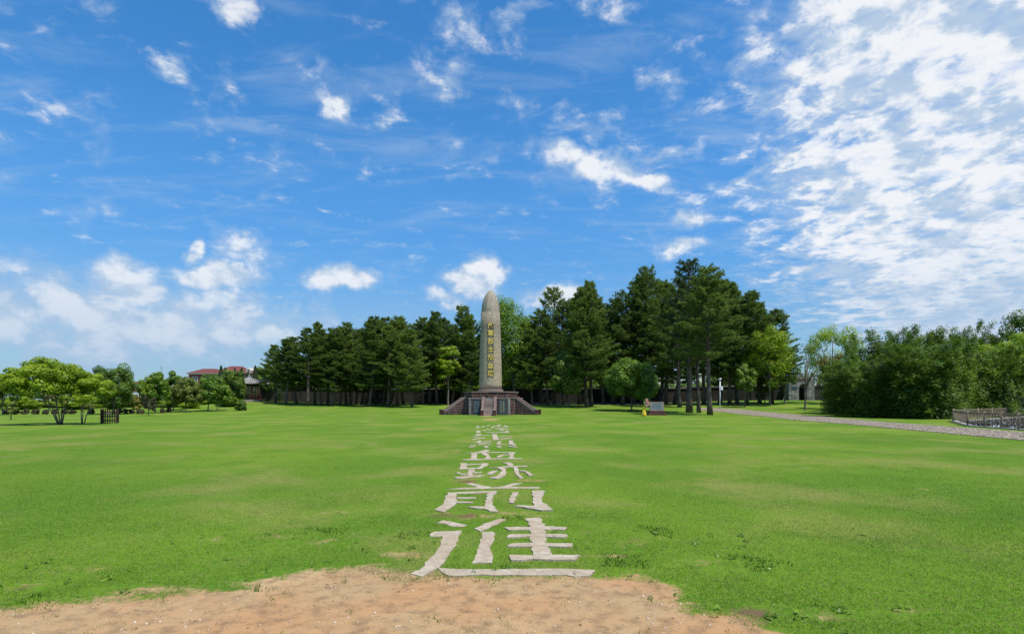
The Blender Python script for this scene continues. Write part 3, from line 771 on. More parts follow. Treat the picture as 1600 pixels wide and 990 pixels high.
def masonry(parent, fr, u0, u1, v0, v1, course, width, holes=(), cuts=(), proud=.03, gap=.034, m='purple_stone', seed=0):
    r = random.Random(seed); v = v0; row = 0
    while v < v1-.05:
        hgt = min(course*r.uniform(.85, 1.15), v1-v)
        if v1-(v+hgt) < .08: hgt = v1-v
        spans = [(u0, u1)]
        for a, b, c, d in holes:
            if v < d and v+hgt > c:
                ns = []
                for s, e in spans:
                    if b <= s or a >= e: ns.append((s, e)); continue
                    if a > s: ns.append((s, a))
                    if b < e: ns.append((b, e))
                spans = ns
        for s, e in spans:
            u = s-(width*.5*r.random() if row % 2 else 0)
            while u < e-.04:
                w = width*r.uniform(.7, 1.3); a, b = max(u, s), min(u+w, e)
                if e-b < .12: b = e
                poly = [(a+gap/2, v+gap/2), (b-gap/2, v+gap/2), (b-gap/2, v+hgt-gap/2), (a+gap/2, v+hgt-gap/2)]
                for cu_ in cuts:
                    if len(poly) > 2: poly = clip(poly, *cu_)
                if len(poly) > 2 and b-a > .06:
                    xs = [p[0] for p in poly]; ys = [p[1] for p in poly]
                    if max(xs)-min(xs) > .05 and max(ys)-min(ys) > .04:
                        part('stone_block', MB().prism(poly, fr, -.01, proud+r.uniform(-.008, .012)), m, parent)
                u = b if b == e else u+w
        v += hgt; row += 1
up = Vector((0,0,1))
RUN = 2.15; NS = 8; rise = HT/NS; tread = RUN/(NS-1)
for k in range(5):
    a = math.radians(-90+72*k); N = Vector((math.cos(a), math.sin(a), 0)); Tn = Vector((-math.sin(a), math.cos(a), 0))
    vis = k in (0, 1, 4)
    half = RI*math.tan(math.radians(36)); half2 = 2.52*math.tan(math.radians(36))
    masonry(tier, (N*2.52, Tn, up, N), -half2, half2, HT+.07, 2.36, .28, .85, seed=k)
    fr = (N*RI, Tn, up, N)
    if k == 0:
        masonry(terr, fr, -half, half, 0, HT, .34, .55, holes=[(-.76, .76, -1, 9), (-1.80, -.88, .02, 1.66), (.88, 1.80, .02, 1.66), (-2.14, -1.9, -1, 9), (1.9, 2.14, -1, 9)], seed=20)
    elif vis:
        masonry(terr, fr, -half, half, 0, HT, .34, .6, holes=[(-.76, .76, -1, 9)], seed=20+k)
    # flight of steps
    fl = part('stair_core', MB().prism([(RI-.02, 0), (RI+RUN-.05, 0), (RI, HT-.25)], (Vector((0,0,0)), N, up, Tn), -.50, .50), 'mortar', mon)
    for j in range(NS-1):
        n0 = RI+j*tread; zt = HT-rise*(j+1)
        part('step', MB().prism([(n0-.02, zt-rise*.98), (n0+tread+.03, zt-rise*.98), (n0+tread+.03, zt), (n0-.02, zt)], (Vector((0,0,0)), N, up, Tn), -.515, .515), 'step_stone', mon)
    for s in (-1, 1):
        fl2 = (Tn*(s*.62), N, up, Tn*s)
        slope = (HT-.30)/RUN
        E_ = RI+RUN+.12
        ck = part('stair_cheek', MB().prism([(RI-.01, 0), (E_, 0), (E_, .28), (RI-.01, .28+slope*(E_-RI))], fl2, -.10, .08), 'mortar', mon)
        # sloping coping and lower rail
        c0, c1 = (RI+.03, .29+slope*(E_-RI)), (E_+.06, .29-.04)
        part('stair_coping', MB().prism([c0, (c1[0], c1[1]), (c1[0], c1[1]+.12), (c0[0], c0[1]+.12)], fl2, -.135, .145), 'coping_stone', mon)
        if vis:
            # u runs outward, v up: keep below the slope line
            masonry(ck, (Tn*(s*.70), N, up, Tn*s), RI+.04, E_-.02, 0.0, 1.9, .24, .42, cuts=[(slope, 1.0, .22+slope*E_)], seed=40+k*2+s)
        nw = part('newel_post', MB().prism([(E_+.02, -.05), (E_+.30, -.05), (E_+.30, .50), (E_+.02, .50)], fl2, -.14, .15), 'purple_stone', mon, bevel=.02)
        part('newel_cap', MB().prism([(E_-.01, .50), (E_+.33, .50), (E_+.33, .57), (E_-.01, .57)], fl2, -.17, .18), 'coping_stone', nw)
# inscribed slabs and corner pillars on the front face
N = Vector((0,-1,0)); Tn = Vector((1,0,0)); fr = (N*RI, Tn, up, N)
for s in (-1, 1):
    pn = part('inscription_slab', MB().prism([(s*1.34-.37, .08), (s*1.34+.37, .08), (s*1.34+.37, 1.60), (s*1.34-.37, 1.60)], fr, -.01, .07), 'blue_slab', mon, bevel=.012)
    pn['label'] = 'blue-grey inscribed slab with faint pale text' if s < 0 else 'blue-grey inscribed slab with columns of gilt text'
    fm = MB()
    for p in ([(-.44,.04),(.44,.04),(.44,.08),(-.44,.08)], [(-.44,1.60),(.44,1.60),(.44,1.65),(-.44,1.65)], [(-.44,.08),(-.37,.08),(-.37,1.60),(-.44,1.60)], [(.37,.08),(.44,.08),(.44,1.60),(.37,1.60)]):
        fm.prism([(s*1.34+u, v) for u, v in p], fr, -.01, .085)
    part('slab_frame', fm, 'purple_stone', mon)
    tx = MB(); r = random.Random(5+s)
    cols = (-.14, .14) if s > 0 else (-.24, -.08, .08, .24)
    w = .085 if s > 0 else .035
    for cx_ in cols:
        for q in range(10 if s > 0 else 14):
            v = 1.42-q*(1.2/(10 if s > 0 else 14))
            for d in range(3):
                uu = s*1.34+cx_+r.uniform(-w*.5, w*.5); vv = v+r.uniform(-.03, .03)
                if r.random() < .5: tx.prism([(uu-w*.6, vv-.008), (uu+w*.6, vv-.008), (uu+w*.6, vv+.008), (uu-w*.6, vv+.008)], fr, .065, .074+.001*d)
                else: tx.prism([(uu-.008, vv-.035), (uu+.008, vv-.035), (uu+.008, vv+.035), (uu-.008, vv+.035)], fr, .065, .0745+.001*d)
    part('inscription', tx, 'gold' if s > 0 else 'panel_grey', pn)
    part('corner_pillar', MB().prism([(s*2.02-.11, -.02), (s*2.02+.11, -.02), (s*2.02+.11, HT-.08), (s*2.02-.11, HT-.08)], fr, -.01, .10), 'grey_stone', mon, bevel=.015)

# ------------------------------------------------------------------ weeds and trees
def fol(C, Nn, L, W, tint, r):
    """leaf-sized faces: centres, normals, lengths, widths"""
    n = len(C); Nn = Nn/np.maximum(np.linalg.norm(Nn, axis=1, keepdims=True), 1e-6)
    d = r.normal(size=(n, 3)); d -= (d*Nn).sum(1, keepdims=True)*Nn; d /= np.maximum(np.linalg.norm(d, axis=1, keepdims=True), 1e-6)
    s = np.cross(Nn, d); L = np.asarray(L).reshape(-1, 1); W = np.asarray(W).reshape(-1, 1)
    V = np.stack([C-d*L/2, C+s*W/2+d*L*.05, C+d*L/2, C-s*W/2+d*L*.05], 1)
    return V.reshape(-1, 3), np.arange(n*4).reshape(-1, 4), tint
def rdir(r, n):
    v = r.normal(size=(n, 3)); return v/np.linalg.norm(v, axis=1, keepdims=True)
build_weeds()
def leaf_clumps(r, cen, rad, per, leaf, flat=1.0, upb=.40, rnd=.45):
    """leaves in shells round clump centres; cen (K,3), rad (K,)"""
    K = len(cen); w = rad**2; cnt = np.maximum(8, (per*K*w/w.sum())).astype(int)
    k = np.repeat(np.arange(K), cnt); n = len(k)
    d = rdir(r, n); rr = (.70+.30*r.random(n)**.5)*rad[k]*(.9+.2*r.random(n))
    off = d*rr[:, None]; off[:, 2] *= flat
    C = cen[k]+off
    Nn = d*np.array([1, 1, 1.0])+np.array([0, 0, upb*(1 if flat > .6 else 2.5)])+rnd*r.normal(size=(n, 3))*.6
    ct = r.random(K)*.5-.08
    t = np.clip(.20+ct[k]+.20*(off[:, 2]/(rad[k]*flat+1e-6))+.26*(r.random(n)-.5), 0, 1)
    L = leaf*(.7+.6*r.random(n)); return fol(C, Nn, L, L*.55, t, r)
def round_crown(r, cx, cy, cz, rx, ry, rz, K, per, leaf, low=-.75, clump=(.24, .40), flat=1.0):
    d = rdir(r, K*3); d = d[d[:, 2] > low][:K]; K = len(d)
    q = .50+.46*r.random(K)**.45
    lump = 1+.12*np.sin(d[:, 0]*5+d[:, 1]*3+r.random()*6)
    cen = np.array([cx, cy, cz])+d*np.array([rx, ry, rz])*(q*lump)[:, None]
    rad = (clump[0]+(clump[1]-clump[0])*r.random(K))*min(rx, rz)
    return leaf_clumps(r, cen, rad, per, leaf, flat), cen
def limbs(mb, r, base, cen, H0, rad, n=9, trunk_top=None):
    """forked limbs from the trunk to a few of the clumps"""
    idx = r.permutation(len(cen))[:n]
    for i in idx:
        a = Vector(base)+Vector((0, 0, H0*(.55+.45*r.random()))); b = Vector(cen[i]); m = a.lerp(b, .5)+Vector((r.normal()*.1, r.normal()*.1, .12*(b-a).length))
        mb.tube([a, m, b], [rad*.45, rad*.28, rad*.08], 5, False)

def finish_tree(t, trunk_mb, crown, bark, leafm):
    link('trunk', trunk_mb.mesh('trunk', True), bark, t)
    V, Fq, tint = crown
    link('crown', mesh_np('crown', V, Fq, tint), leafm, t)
def broadleaf(label, px, py, top, x0, x1, leafm, Z=None, name='broadleaf_tree', cat='tree', group=None, seed=1, K=60, per=150, leaf=None, low=.52, bark='grey_bark', ztop_off=0, stems=1, layered=False, thin=1.0, ry=None):
    """a tree given by its foot, its top and the edges of its crown in the photograph, standing on the ground there"""
    r = np.random.default_rng(seed)
    P = gnd(px, py) if Z is None else at(px, Z)
    s = P.y/F
    H = EYE+(HY-top)*s-P.z
    cxo = ((x0+x1)/2-px)*s; rx = (x1-x0)/2*s
    zb = H*(1-low)*.55 if not layered else H*.22
    rz = (H-zb)/2; cz = zb+rz
    leaf = (leaf or .11+.0011*P.y)*1.25
    t = thing(name, label, cat, P, 0, group)
    k1 = .88
    if cat == 'shrub': zb = -.25*H; rz = (H-zb)/2; cz = zb+rz
    cr, cen = round_crown(r, cxo, 0, cz, rx*k1, (ry or rx)*k1, rz*k1, int(K*thin), per, leaf, clump=(.20, .34) if not layered else (.20, .34), flat=.62 if layered else 1.0, low=-.8 if not layered else -.55)
    cr[0][:, 2] = np.maximum(cr[0][:, 2], .02)
    mb = MB(); R = max(.035, H*.0135)
    if stems == 1:
        mb.tube([(0, 0, -.1), (0, 0, .12), (cxo*.3, 0, zb+rz*.2), (cxo, 0, cz+rz*.4)], [R*1.5, R*1.1, R*.8, R*.25], 8)
        limbs(mb, r, (cxo*.3, 0, 0), cen, zb+rz*.5, R*1.1, 12)
    else:
        for q in range(stems):
            a = 2*math.pi*q/stems+.4; e = cen[r.integers(len(cen))]
            m = (cxo*.3+math.cos(a)*rx*.22, math.sin(a)*rx*.2, cz*.55)
            mb.tube([(math.cos(a)*R*1.3, math.sin(a)*R*1.3, -.08), (math.cos(a)*rx*.10+cxo*.1, math.sin(a)*rx*.1, cz*.25), m, tuple(e)], [R*.75, R*.62, R*.42, R*.1], 7)
            limbs(mb, r, (m[0], m[1], 0), cen, m[2]*1.1, R*.7, 4)
    finish_tree(t, mb, cr, bark, leafm)
    return t

# pines: a few built variants, 14 m tall, shared by all the pines
def make_pine(seed, H=14.0, R=2.5, cb=.38, dens=1.0, needle=.27, needles=13):
    r = np.random.default_rng(seed); tr = MB()
    sway = r.normal(size=2)*.25
    ax = lambda z: np.array([sway[0]*math.sin(z/H*3), sway[1]*math.sin(z/H*2.4), z])
    zs = np.linspace(-.1, H*.985, 12)
    tr.tube([tuple(ax(z)) for z in zs], [.20*(1-.93*max(z, 0)/H)+.015+(.05 if z < .05 else 0) for z in zs], 8)
    P, D = [], []
    z = H*cb
    while z < H*.985:
        t = (H-z)/(H*(1-cb)); prof = min(1.0, 1.15*t**.62)*(1-.22*max(0, t-.75)/.25)
        nb = int(r.integers(4, 7)*dens+.5)
        a0 = r.random()*6.28
        for k in range(nb):
            if r.random() < .08: continue
            a = a0+k*2*math.pi/nb+r.normal()*.25; L = R*prof*(.62+.55*r.random())+.18
            el = math.radians(8+38*(1-t)+r.normal()*9-10*t)
            d = np.array([math.cos(a)*math.cos(el), math.sin(a)*math.cos(el), math.sin(el)])
            p0 = ax(z); q = np.linspace(0, 1, 5)
            pts = [p0+d*L*w+np.array([0, 0, .16*L*w*w]) for w in q]
            tr.tube([tuple(v) for v in pts], [.045*(1-.8*w)*(.5+t*.6) for w in q], 4, False)
            nt = int(L*7.0*dens)+3
            for j in range(nt):
                w = .22+.78*((j+r.random())/nt); b = p0+d*L*w+np.array([0, 0, .16*L*w*w])
                side = (1 if j % 2 else -1)*(.5+.5*r.random()); ta = a+side*1.0
                tl = (.25+.50*r.random())*(1.15-w*.6)*(.5+.25*L)
                td = np.array([math.cos(ta), math.sin(ta), .25+.3*r.random()])
                for e in (.45, 1.0):
                    P.append(b+td*tl*e+r.normal(size=3)*.05); D.append(td*.6+np.array([0, 0, .55]))
            P.append(pts[-1]); D.append(d+np.array([0, 0, .6]))
        z += r.uniform(.38, .58)
    P.append(ax(H)); D.append(np.array([0, 0, 1.0])); P.append(ax(H)-np.array([0, 0, .3])); D.append(np.array([0, 0, 1.0]))
    P, D = np.array(P), np.array(D); D /= np.linalg.norm(D, axis=1, keepdims=True)
    n = len(P); k = np.repeat(np.arange(n), needles); m = len(k)
    nd = D[k]*.55+rdir(r, m); nd /= np.linalg.norm(nd, axis=1, keepdims=True)
    Ln = needle*(.65+.6*r.random(m)); s = np.cross(nd, rdir(r, m)); s /= np.linalg.norm(s, axis=1, keepdims=True)
    w = .030*(.8+.5*r.random(m))
    V = np.stack([P[k]-s*w[:, None], P[k]+s*w[:, None], P[k]+nd*Ln[:, None]], 1).reshape(-1, 3)
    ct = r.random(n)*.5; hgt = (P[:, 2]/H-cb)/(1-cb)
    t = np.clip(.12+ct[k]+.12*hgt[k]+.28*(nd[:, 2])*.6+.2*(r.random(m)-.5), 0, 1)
    return tr.mesh('pine_trunk', True), mesh_np('pine_crown', V, np.arange(m*3).reshape(-1, 3), t)
PINES = [make_pine(101, R=2.6, cb=.26), make_pine(102, R=2.9, cb=.20), make_pine(103, R=2.3, cb=.36), make_pine(104, R=2.7, cb=.40), make_pine(105, R=3.1, cb=.23), make_pine(106, R=2.4, cb=.22, dens=.85), make_pine(107, R=3.3, cb=.30, dens=.8), make_pine(108, R=2.2, cb=.18)]
SPARSE = make_pine(120, H=14, R=1.7, cb=.5, dens=.75, needle=.24, needles=11)
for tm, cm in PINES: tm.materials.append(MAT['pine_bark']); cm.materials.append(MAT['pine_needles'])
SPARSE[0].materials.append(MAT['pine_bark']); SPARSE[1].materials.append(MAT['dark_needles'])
rp = random.Random(77)
def pine(px, py, top, label, group, var=None, wide=1.0, Z=None, name='pine_tree'):
    P = gnd(px, py) if Z is None else at(px, Z)
    H = EYE+(HY-top)*P.y/F-P.z
    tm, cm = PINES[rp.randrange(8) if var is None else var] if var != 'sparse' else SPARSE
    t = thing(name, label, 'tree', P, rp.uniform(0, 6.28), group)
    k = H/14.0; w = (.55*k+.45)*wide*rp.uniform(.88, 1.18)
    t.scale = (w, w, k)
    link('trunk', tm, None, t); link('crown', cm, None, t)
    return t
GF = 'pines along the open lawn edge of the grove'; LF = 'dark pine at the lawn edge of the grove between the pavilion and the tower'
GL = 'dark pines between the pavilion and the tower'; LL = 'dark green pine deep in the grove between the pavilion and the tower'
left = [(431, 628.5, 540), (446, 632, 531), (463, 631, 528), (481, 634, 515), (502, 633, 506), (519, 634, 511), (531, 633, 515), (541, 632.5, 506), (556, 632, 513), (577, 635, 500),
        (588, 631.5, 494), (598, 632, 497), (607, 635, 512), (621, 633, 497), (630, 631.5, 502), (644, 636, 516), (652, 632, 506), (661, 632, 499), (683, 632, 489), (672, 631.5, 505)]
for px, py, top in left: pine(px, py, top, LL if py < 633.5 else LF, GL if py < 633.5 else GF, var=(None if px > 450 else 2), wide=1.12)
for px, py, top in [(492, 631, 520), (512, 631, 522), (565, 631.5, 512), (610, 631, 508), (700, 631, 500), (548, 631, 520)]:
    pine(px, py, top, LL, GL, wide=1.1)
GB = 'dark pines directly behind the tower'
for px, py, top in [(720, 631.3, 476), (737, 631, 492), (706, 632, 505), (729, 632.5, 515)]:
    pine(px, py, top, 'dark pine standing close behind the memorial tower', GB, wide=1.05)
GR = 'tall dark pines between the tower and the gravelled path'; LR = 'tall dark pine in the grove between the tower and the stone path'
for px, py, top in [(846, 631.5, 487), (832, 632.5, 515), (856, 632.5, 500), (866, 631, 452), (880, 632, 472), (905, 631.5, 462), (917, 636, 452), (924, 635, 441), (943, 631.5, 474), (958, 631.5, 470), (972, 632, 458), (990, 631.3, 442), (1003, 631.5, 432),
                    (1015, 632, 419), (1032, 630.2, 440), (1040, 631.3, 447), (1054, 631, 452), (1062, 636, 436), (1100, 631.5, 436), (1140, 632, 443), (1152, 631, 455), (1166, 632, 458),
                    (1187, 630, 474), (1206, 630.5, 486), (1125, 631.5, 440)]:
    pine(px, py, top, LR, GR, wide=1.12)
pine(1077, 644.5, 408, 'tall thin pine with sparse open top, straight grey trunk beside the stone path', None, 'sparse', 1.35)
pine(1092, 644.5, 440, 'slim pine between the two thicker trunks where the stone path begins', None, 2, .95)
pine(1109.5, 648, 422, 'large broad pine with thick bare trunk standing out on the lawn by the path', None, 3, 1.12)

# round camphors and other broadleaf trees
broadleaf('neat round camphor with full dome crown, alone on the lawn beside the notice stone', 987, 641.5, 558, 941, 1030, 'camphor_leaves', seed=5, K=150, per=170, low=.74, leaf=.20)
broadleaf('dark egg-shaped broadleaf tree between the tower and the dome-crowned camphor', 888, 636, 547, 858, 917, 'dark_leaves', seed=6, K=100, per=170, low=.86, leaf=.19)
broadleaf('big bright green leafy tree rising right behind the tower', 806, 631, 461, 742, 844, 'fresh_leaves', seed=7, K=190, per=170, low=.80, leaf=.26)
broadleaf('lime green small-leaved tree among the pines beside the tower', 700, 633, 534, 679, 724, 'bright_leaves', seed=8, K=55, per=150, low=.7, layered=True)
broadleaf('lime green tree with layered crown between the pines and the stone gate', 1203, 633, 508, 1160, 1243, 'bright_leaves', seed=9, K=90, per=140, low=.7, layered=False, leaf=.2)
broadleaf('young lime green tree beside the white pole in front of the dark wall', 1164, 636, 565, 1148, 1182, 'camphor_leaves', seed=10, K=45, per=110, low=.55)
broadleaf('slender nearly bare tree with twiggy rust-tinted crown in front of the stone gate', 1258, 640.5, 528, 1236, 1284, 'olive_leaves', seed=12, K=34, per=26, low=.62, leaf=.16)
broadleaf('rust and yellow leaved tree beside the bamboo thicket', 1296, 639, 548, 1272, 1322, 'rust_leaves', seed=13, K=50, per=80, low=.7)
broadleaf('tall green tree behind the rust leaved tree', 1300, 631, 504, 1262, 1340, 'bright_leaves', seed=14, K=70, per=120, low=.6, leaf=.2)
broadleaf('green leafy tree partly screening the stone gate', 1226, 631.5, 545, 1208, 1248, 'camphor_leaves', seed=15, K=36, per=90, low=.5)
broadleaf('dark bushy evergreen against the boundary wall by the gate', 1195, 629.8, 578, 1180, 1212, 'dark_leaves', seed=16, K=45, per=120, low=.98)
broadleaf('dark rounded tree crown rising above the bamboo thicket', 1592, 645, 486, 1552, 1640, 'dark_leaves', Z=66, seed=17, K=60, per=120, low=.5, leaf=.22)
broadleaf('light green spreading tree with layered sprays overhanging the pond fence', 1603, 652, 522, 1528, 1690, 'bright_leaves', Z=54.0, seed=18, K=150, per=170, low=.8, layered=True, leaf=.19, stems=4)
# left side
broadleaf('wide light green tree with several splayed trunks alone on the open lawn', 94, 663, 556, 6, 138, 'bright_leaves', seed=21, K=150, per=150, layered=True, leaf=.125, stems=5, ry=2.2)
broadleaf('small light green tree with thin forked trunk beside the wooden guard', 129, 662.5, 580, 106, 178, 'bright_leaves', seed=22, K=50, per=150, layered=True, leaf=.11, stems=3)
broadleaf('dark green full round tree behind the slatted wooden guard', 178, 647, 568, 146, 208, 'dark_leaves', seed=23, K=100, per=170, low=.82, leaf=.16)
broadleaf('dark green tree behind the wide splayed-trunk tree', 4, 648, 579, -22, 26, 'dark_leaves', seed=24, K=60, per=130, low=.7)
broadleaf('mid green bushy tree beside the young purple-tinted sapling', 243, 645, 583, 220, 265, 'fresh_leaves', seed=25, K=70, per=140, low=.75)
broadleaf('dark green tree behind the olive round tree', 271, 641, 581, 254, 291, 'dark_leaves', seed=26, K=55, per=130, low=.75)
broadleaf('olive yellowish round tree next to the rough grass patch', 290, 643, 590, 266, 319, 'olive_leaves', seed=27, K=80, per=150, low=.8)
broadleaf('dark green round tree under the red-roofed house', 325, 642, 582, 304, 353, 'camphor_leaves', seed=28, K=70, per=140, low=.75)
broadleaf('small fresh green egg-shaped tree with twin stems near the pavilion', 340, 641.5, 598, 325, 360, 'fresh_leaves', seed=29, K=60, per=150, low=.72, stems=2)
broadleaf('dark leafy tree overhanging the pavilion roof', 362, 633, 577, 341, 383, 'dark_leaves', seed=30, K=80, per=140, low=.85)
broadleaf('pale green tree between the pavilion and the pine grove', 421, 629.6, 560, 402, 442, 'camphor_leaves', Z=97, seed=31, K=60, per=130, low=.8)
broadleaf('sapling with purple-tinted leaves in front of the bushy tree', 232, 648.5, 617, 222, 244, 'purple_leaves', seed=32, K=30, per=90, low=.7, name='sapling', leaf=.12)
broadleaf('sapling with thin sparse leaves by the hedge balls', 17, 655, 626, 8, 30, 'olive_leaves', seed=33, K=16, per=50, low=.6, name='sapling', leaf=.12)
broadleaf('pale yellow leaved bush beyond the hedge balls', 214, 645, 616, 203, 226, 'yellow_leaves', Z=72, seed=34, K=30, per=90, low=.95, name='yellow_bush', cat='shrub')
broadleaf('yellow-green bush behind the splayed-trunk tree', 60, 645, 612, 30, 100, 'olive_leaves', Z=80, seed=35, K=50, per=90, low=.95, name='yellow_bush', cat='shrub')
broadleaf('low yellow-green bushes behind the wooden guard', 150, 645, 622, 105, 190, 'yellow_leaves', Z=78, seed=36, K=50, per=80, low=.95, name='yellow_bush', cat='shrub')
broadleaf('small dark round shrub alone on the grass before the pavilion', 376, 641, 623, 367, 386, 'dark_leaves', seed=37, K=40, per=90, low=1.2, name='round_shrub', cat='shrub', leaf=.13)
# understorey beyond the boundary wall and bushes beyond the hedge balls
ru = random.Random(31)
UB = []
for k in range(4):
    r = np.random.default_rng(300+k)
    (V, Fq, tt), cen = round_crown(r, 0, 0, 2.6, 2.3, 2.0, 2.5, 60, 120, .34, low=-.9)
    V[:, 2] = np.maximum(V[:, 2], .05)
    tm = MB().tube([(0, 0, -.1), (0, 0, 3.2)], [.12, .04], 7).mesh('bush_trunk', True); tm.materials.append(MAT['grey_bark'])
    cm = mesh_np('bush_crown', V, Fq, tt); cm.materials.append(MAT[['camphor_leaves', 'dark_leaves', 'bright_leaves', 'dark_leaves'][k]])
    UB.append((tm, cm))
for k in range(44):
    px = 425+k*18.4+ru.uniform(-5, 5); Z = ru.uniform(99, 106); top = ru.uniform(568, 592) if not 770 < px < 870 else ru.uniform(545, 570)
    if 1030 < px < 1110: top = ru.uniform(596, 602)
    P = at(px, Z); H = EYE+(HY-top)*Z/F-P.z
    t = thing('leafy_tree', 'low leafy tree growing beyond the dark boundary wall', 'tree', P, ru.uniform(0, 6.28), 'low trees beyond the boundary wall')
    w = ru.uniform(.7, 1.0); t.scale = (w, w, H/5.3); a, b = UB[ru.randrange(4)]
    link('trunk', a, None, t); link('crown', b, None, t)
for k in range(20):
    px = -15+k*19.5+ru.uniform(-5, 5); Z = ru.uniform(70, 84); top = ru.uniform(616, 631)
    P = at(px, Z); H = EYE+(HY-top)*Z/F-P.z
    t = thing('hedge_bush', 'green bush in the loose hedgerow behind the round lawn trees', 'shrub', P, ru.uniform(0, 6.28), 'bushes of the loose hedgerow')
    w = ru.uniform(.55, .8); t.scale = (w, w, H/5.3); a, b = UB[ru.choice((0, 2, 2, 2))]
    link('stem', a, None, t); link('crown', b, None, t)
for k, (px, py, w) in enumerate([(10, 647, 9), (25, 647, 8), (40, 647, 9), (55, 647, 9), (71, 647, 9), (86, 646.5, 8), (100, 646.5, 8), (113, 646.5, 8), (142, 646.5, 8), (186, 646, 8), (196, 646, 7), (206, 646, 7), (219, 646.5, 9), (254, 645, 7), (264, 644, 7)]):
    broadleaf('low clipped reddish-green ball shrub in the row edging the lawn', px, py, py-8.5, px-w*.62, px+w*.62, 'purple_leaves', seed=60+k, K=22, per=50, low=1.25, name='hedge_ball', cat='shrub', group='clipped ball shrubs edging the lawn', leaf=.13)

# dark conical cypresses by the pavilion
def make_cypress(seed):
    r = np.random.default_rng(seed); n = 5200; H = 6.0
    z = r.random(n)**.8; R = .85*(1-z)**.75*(.35+.65*np.minimum(1, z*6))+.04
    a = r.random(n)*6.28; q = .55+.5*r.random(n)
    C = np.stack([np.cos(a)*R*q, np.sin(a)*R*q, .25+z*(H-.25)], -1)
    Nn = np.stack([np.cos(a), np.sin(a), np.full(n, .2)], -1)+.5*r.normal(size=(n, 3))
    V, Fq, t = fol(C, Nn, .20*(.6+.6*r.random(n)), .08+0*r.random(n), np.clip(r.random(n)*.8, 0, 1), r)
    tr = MB().tube([(0, 0, -.1), (0, 0, H*.9)], [.12, .02], 7)
    return tr.mesh('cypress_trunk', True), mesh_np('cypress_crown', V, Fq, t)
CY = make_cypress(3); CY[0].materials.append(MAT['pine_bark']); CY[1].materials.append(MAT['dark_needles'])
for px, Z, top, w in [(345.5, 92, 571, 1.2), (352, 93, 574, 1.1), (367, 94, 574, .9), (377.5, 93, 575, 1.25), (387.5, 92, 581, 1.0), (399, 93, 571, 1.15), (437, 92, 572, 1.0)]:
    P = at(px, Z); H = EYE+(HY-top)*Z/F-P.z
    t = thing('cypress_tree', 'dark pointed cypress rising round the pavilion roof', 'tree', P, rp.uniform(0, 6), 'cypresses round the pavilion')
    t.scale = (w, w, H/6.0); link('trunk', CY[0], None, t); link('crown', CY[1], None, t)

# bamboo
def make_bamboo(seed, H=8.0, n_c=20, per=1150):
    r = np.random.default_rng(seed); st = MB(); C, Nn, tt = [], [], []
    for k in range(n_c):
        a = r.random()*6.28; b = np.array([math.cos(a), math.sin(a), 0])*1.1*r.random()**.5; h = H*(.62+.42*r.random())
        a2 = a+r.normal()*.5; out = np.array([math.cos(a2), math.sin(a2), 0])*(.5+1.5*r.random())
        q = np.linspace(0, 1, 7); pts = np.array([b+out*w**2.3+np.array([0, 0, h*(w-.10*w**3)]) for w in q])
        st.tube([tuple(p) for p in pts], [.035*(1-.85*w) for w in q], 5, False)
        n = per; w = .12+.88*r.random(n)**.75; p = np.stack([np.interp(w, q, pts[:, i]) for i in range(3)], -1)
        nb = 16; bw = r.integers(0, nb, n); bdir = rdir(r, nb)*np.array([1, 1, .45]); wq = .12+.88*((bw+.5)/nb); w = np.clip(wq+r.normal(size=n)*.022, .05, 1)
        p = np.stack([np.interp(w, q, pts[:, i]) for i in range(3)], -1)
        sp = (.25+.95*r.random(n))*(1.15-.85*w**3)
        off = bdir[bw]*sp[:, None]+r.normal(size=(n, 3))*.13; off[:, 2] -= .22*sp*sp
        C.append(p+off); Nn.append(bdir[bw]*.5+np.array([0, 0, .9])+.55*r.normal(size=(n, 3)))
        tt.append(np.clip(.18+.34*r.random(nb)[bw]+.25*(r.random(n)-.3)+.15*sp, 0, 1))
    # low skirt of leaves
    C = np.concatenate(C); Nn = np.concatenate(Nn); tt = np.concatenate(tt)
    n = 3500; a = r.random(n)*6.28; z = r.random(n)*H*.45; rr = (.9+1.1*r.random(n))
    C2 = np.stack([np.cos(a)*rr, np.sin(a)*rr, z+.05], -1); N2 = np.stack([np.cos(a), np.sin(a), np.full(n, .6)], -1)+.5*r.normal(size=(n, 3))
    C = np.concatenate([C, C2]); Nn = np.concatenate([Nn, N2]); tt = np.concatenate([tt, .1+.35*r.random(n)])
    C[:, 2] = np.maximum(C[:, 2], .04)
    n = len(C); L = .25*(.7+.6*r.random(n))
    V, Fq, t = fol(C, Nn, L, L*.26, tt, r)
    return st.mesh('bamboo_culms', True), mesh_np('bamboo_leaves', V, Fq, t)
BB = [make_bamboo(201), make_bamboo(202), make_bamboo(203)]
for a, b in BB: a.materials.append(MAT['bamboo_culm']); b.materials.append(MAT['bamboo_leaves'])
bam = [(1322, 647, 545), (1345, 650, 528), (1368, 651.5, 520), (1392, 652, 522), (1416, 652.5, 515), (1432, 652.5, 505), (1455, 652.5, 516), (1480, 652, 518), (1505, 651, 512), (1530, 650, 520), (1320, 646, 560),
       (1335, 643, 522), (1360, 643, 512), (1385, 643, 508), (1410, 643, 508), (1440, 643, 500), (1470, 643, 505), (1490, 642, 498), (1515, 643, 508), (1540, 642, 510), (1570, 642, 512), (1600, 642, 515), (1640, 644, 515)]
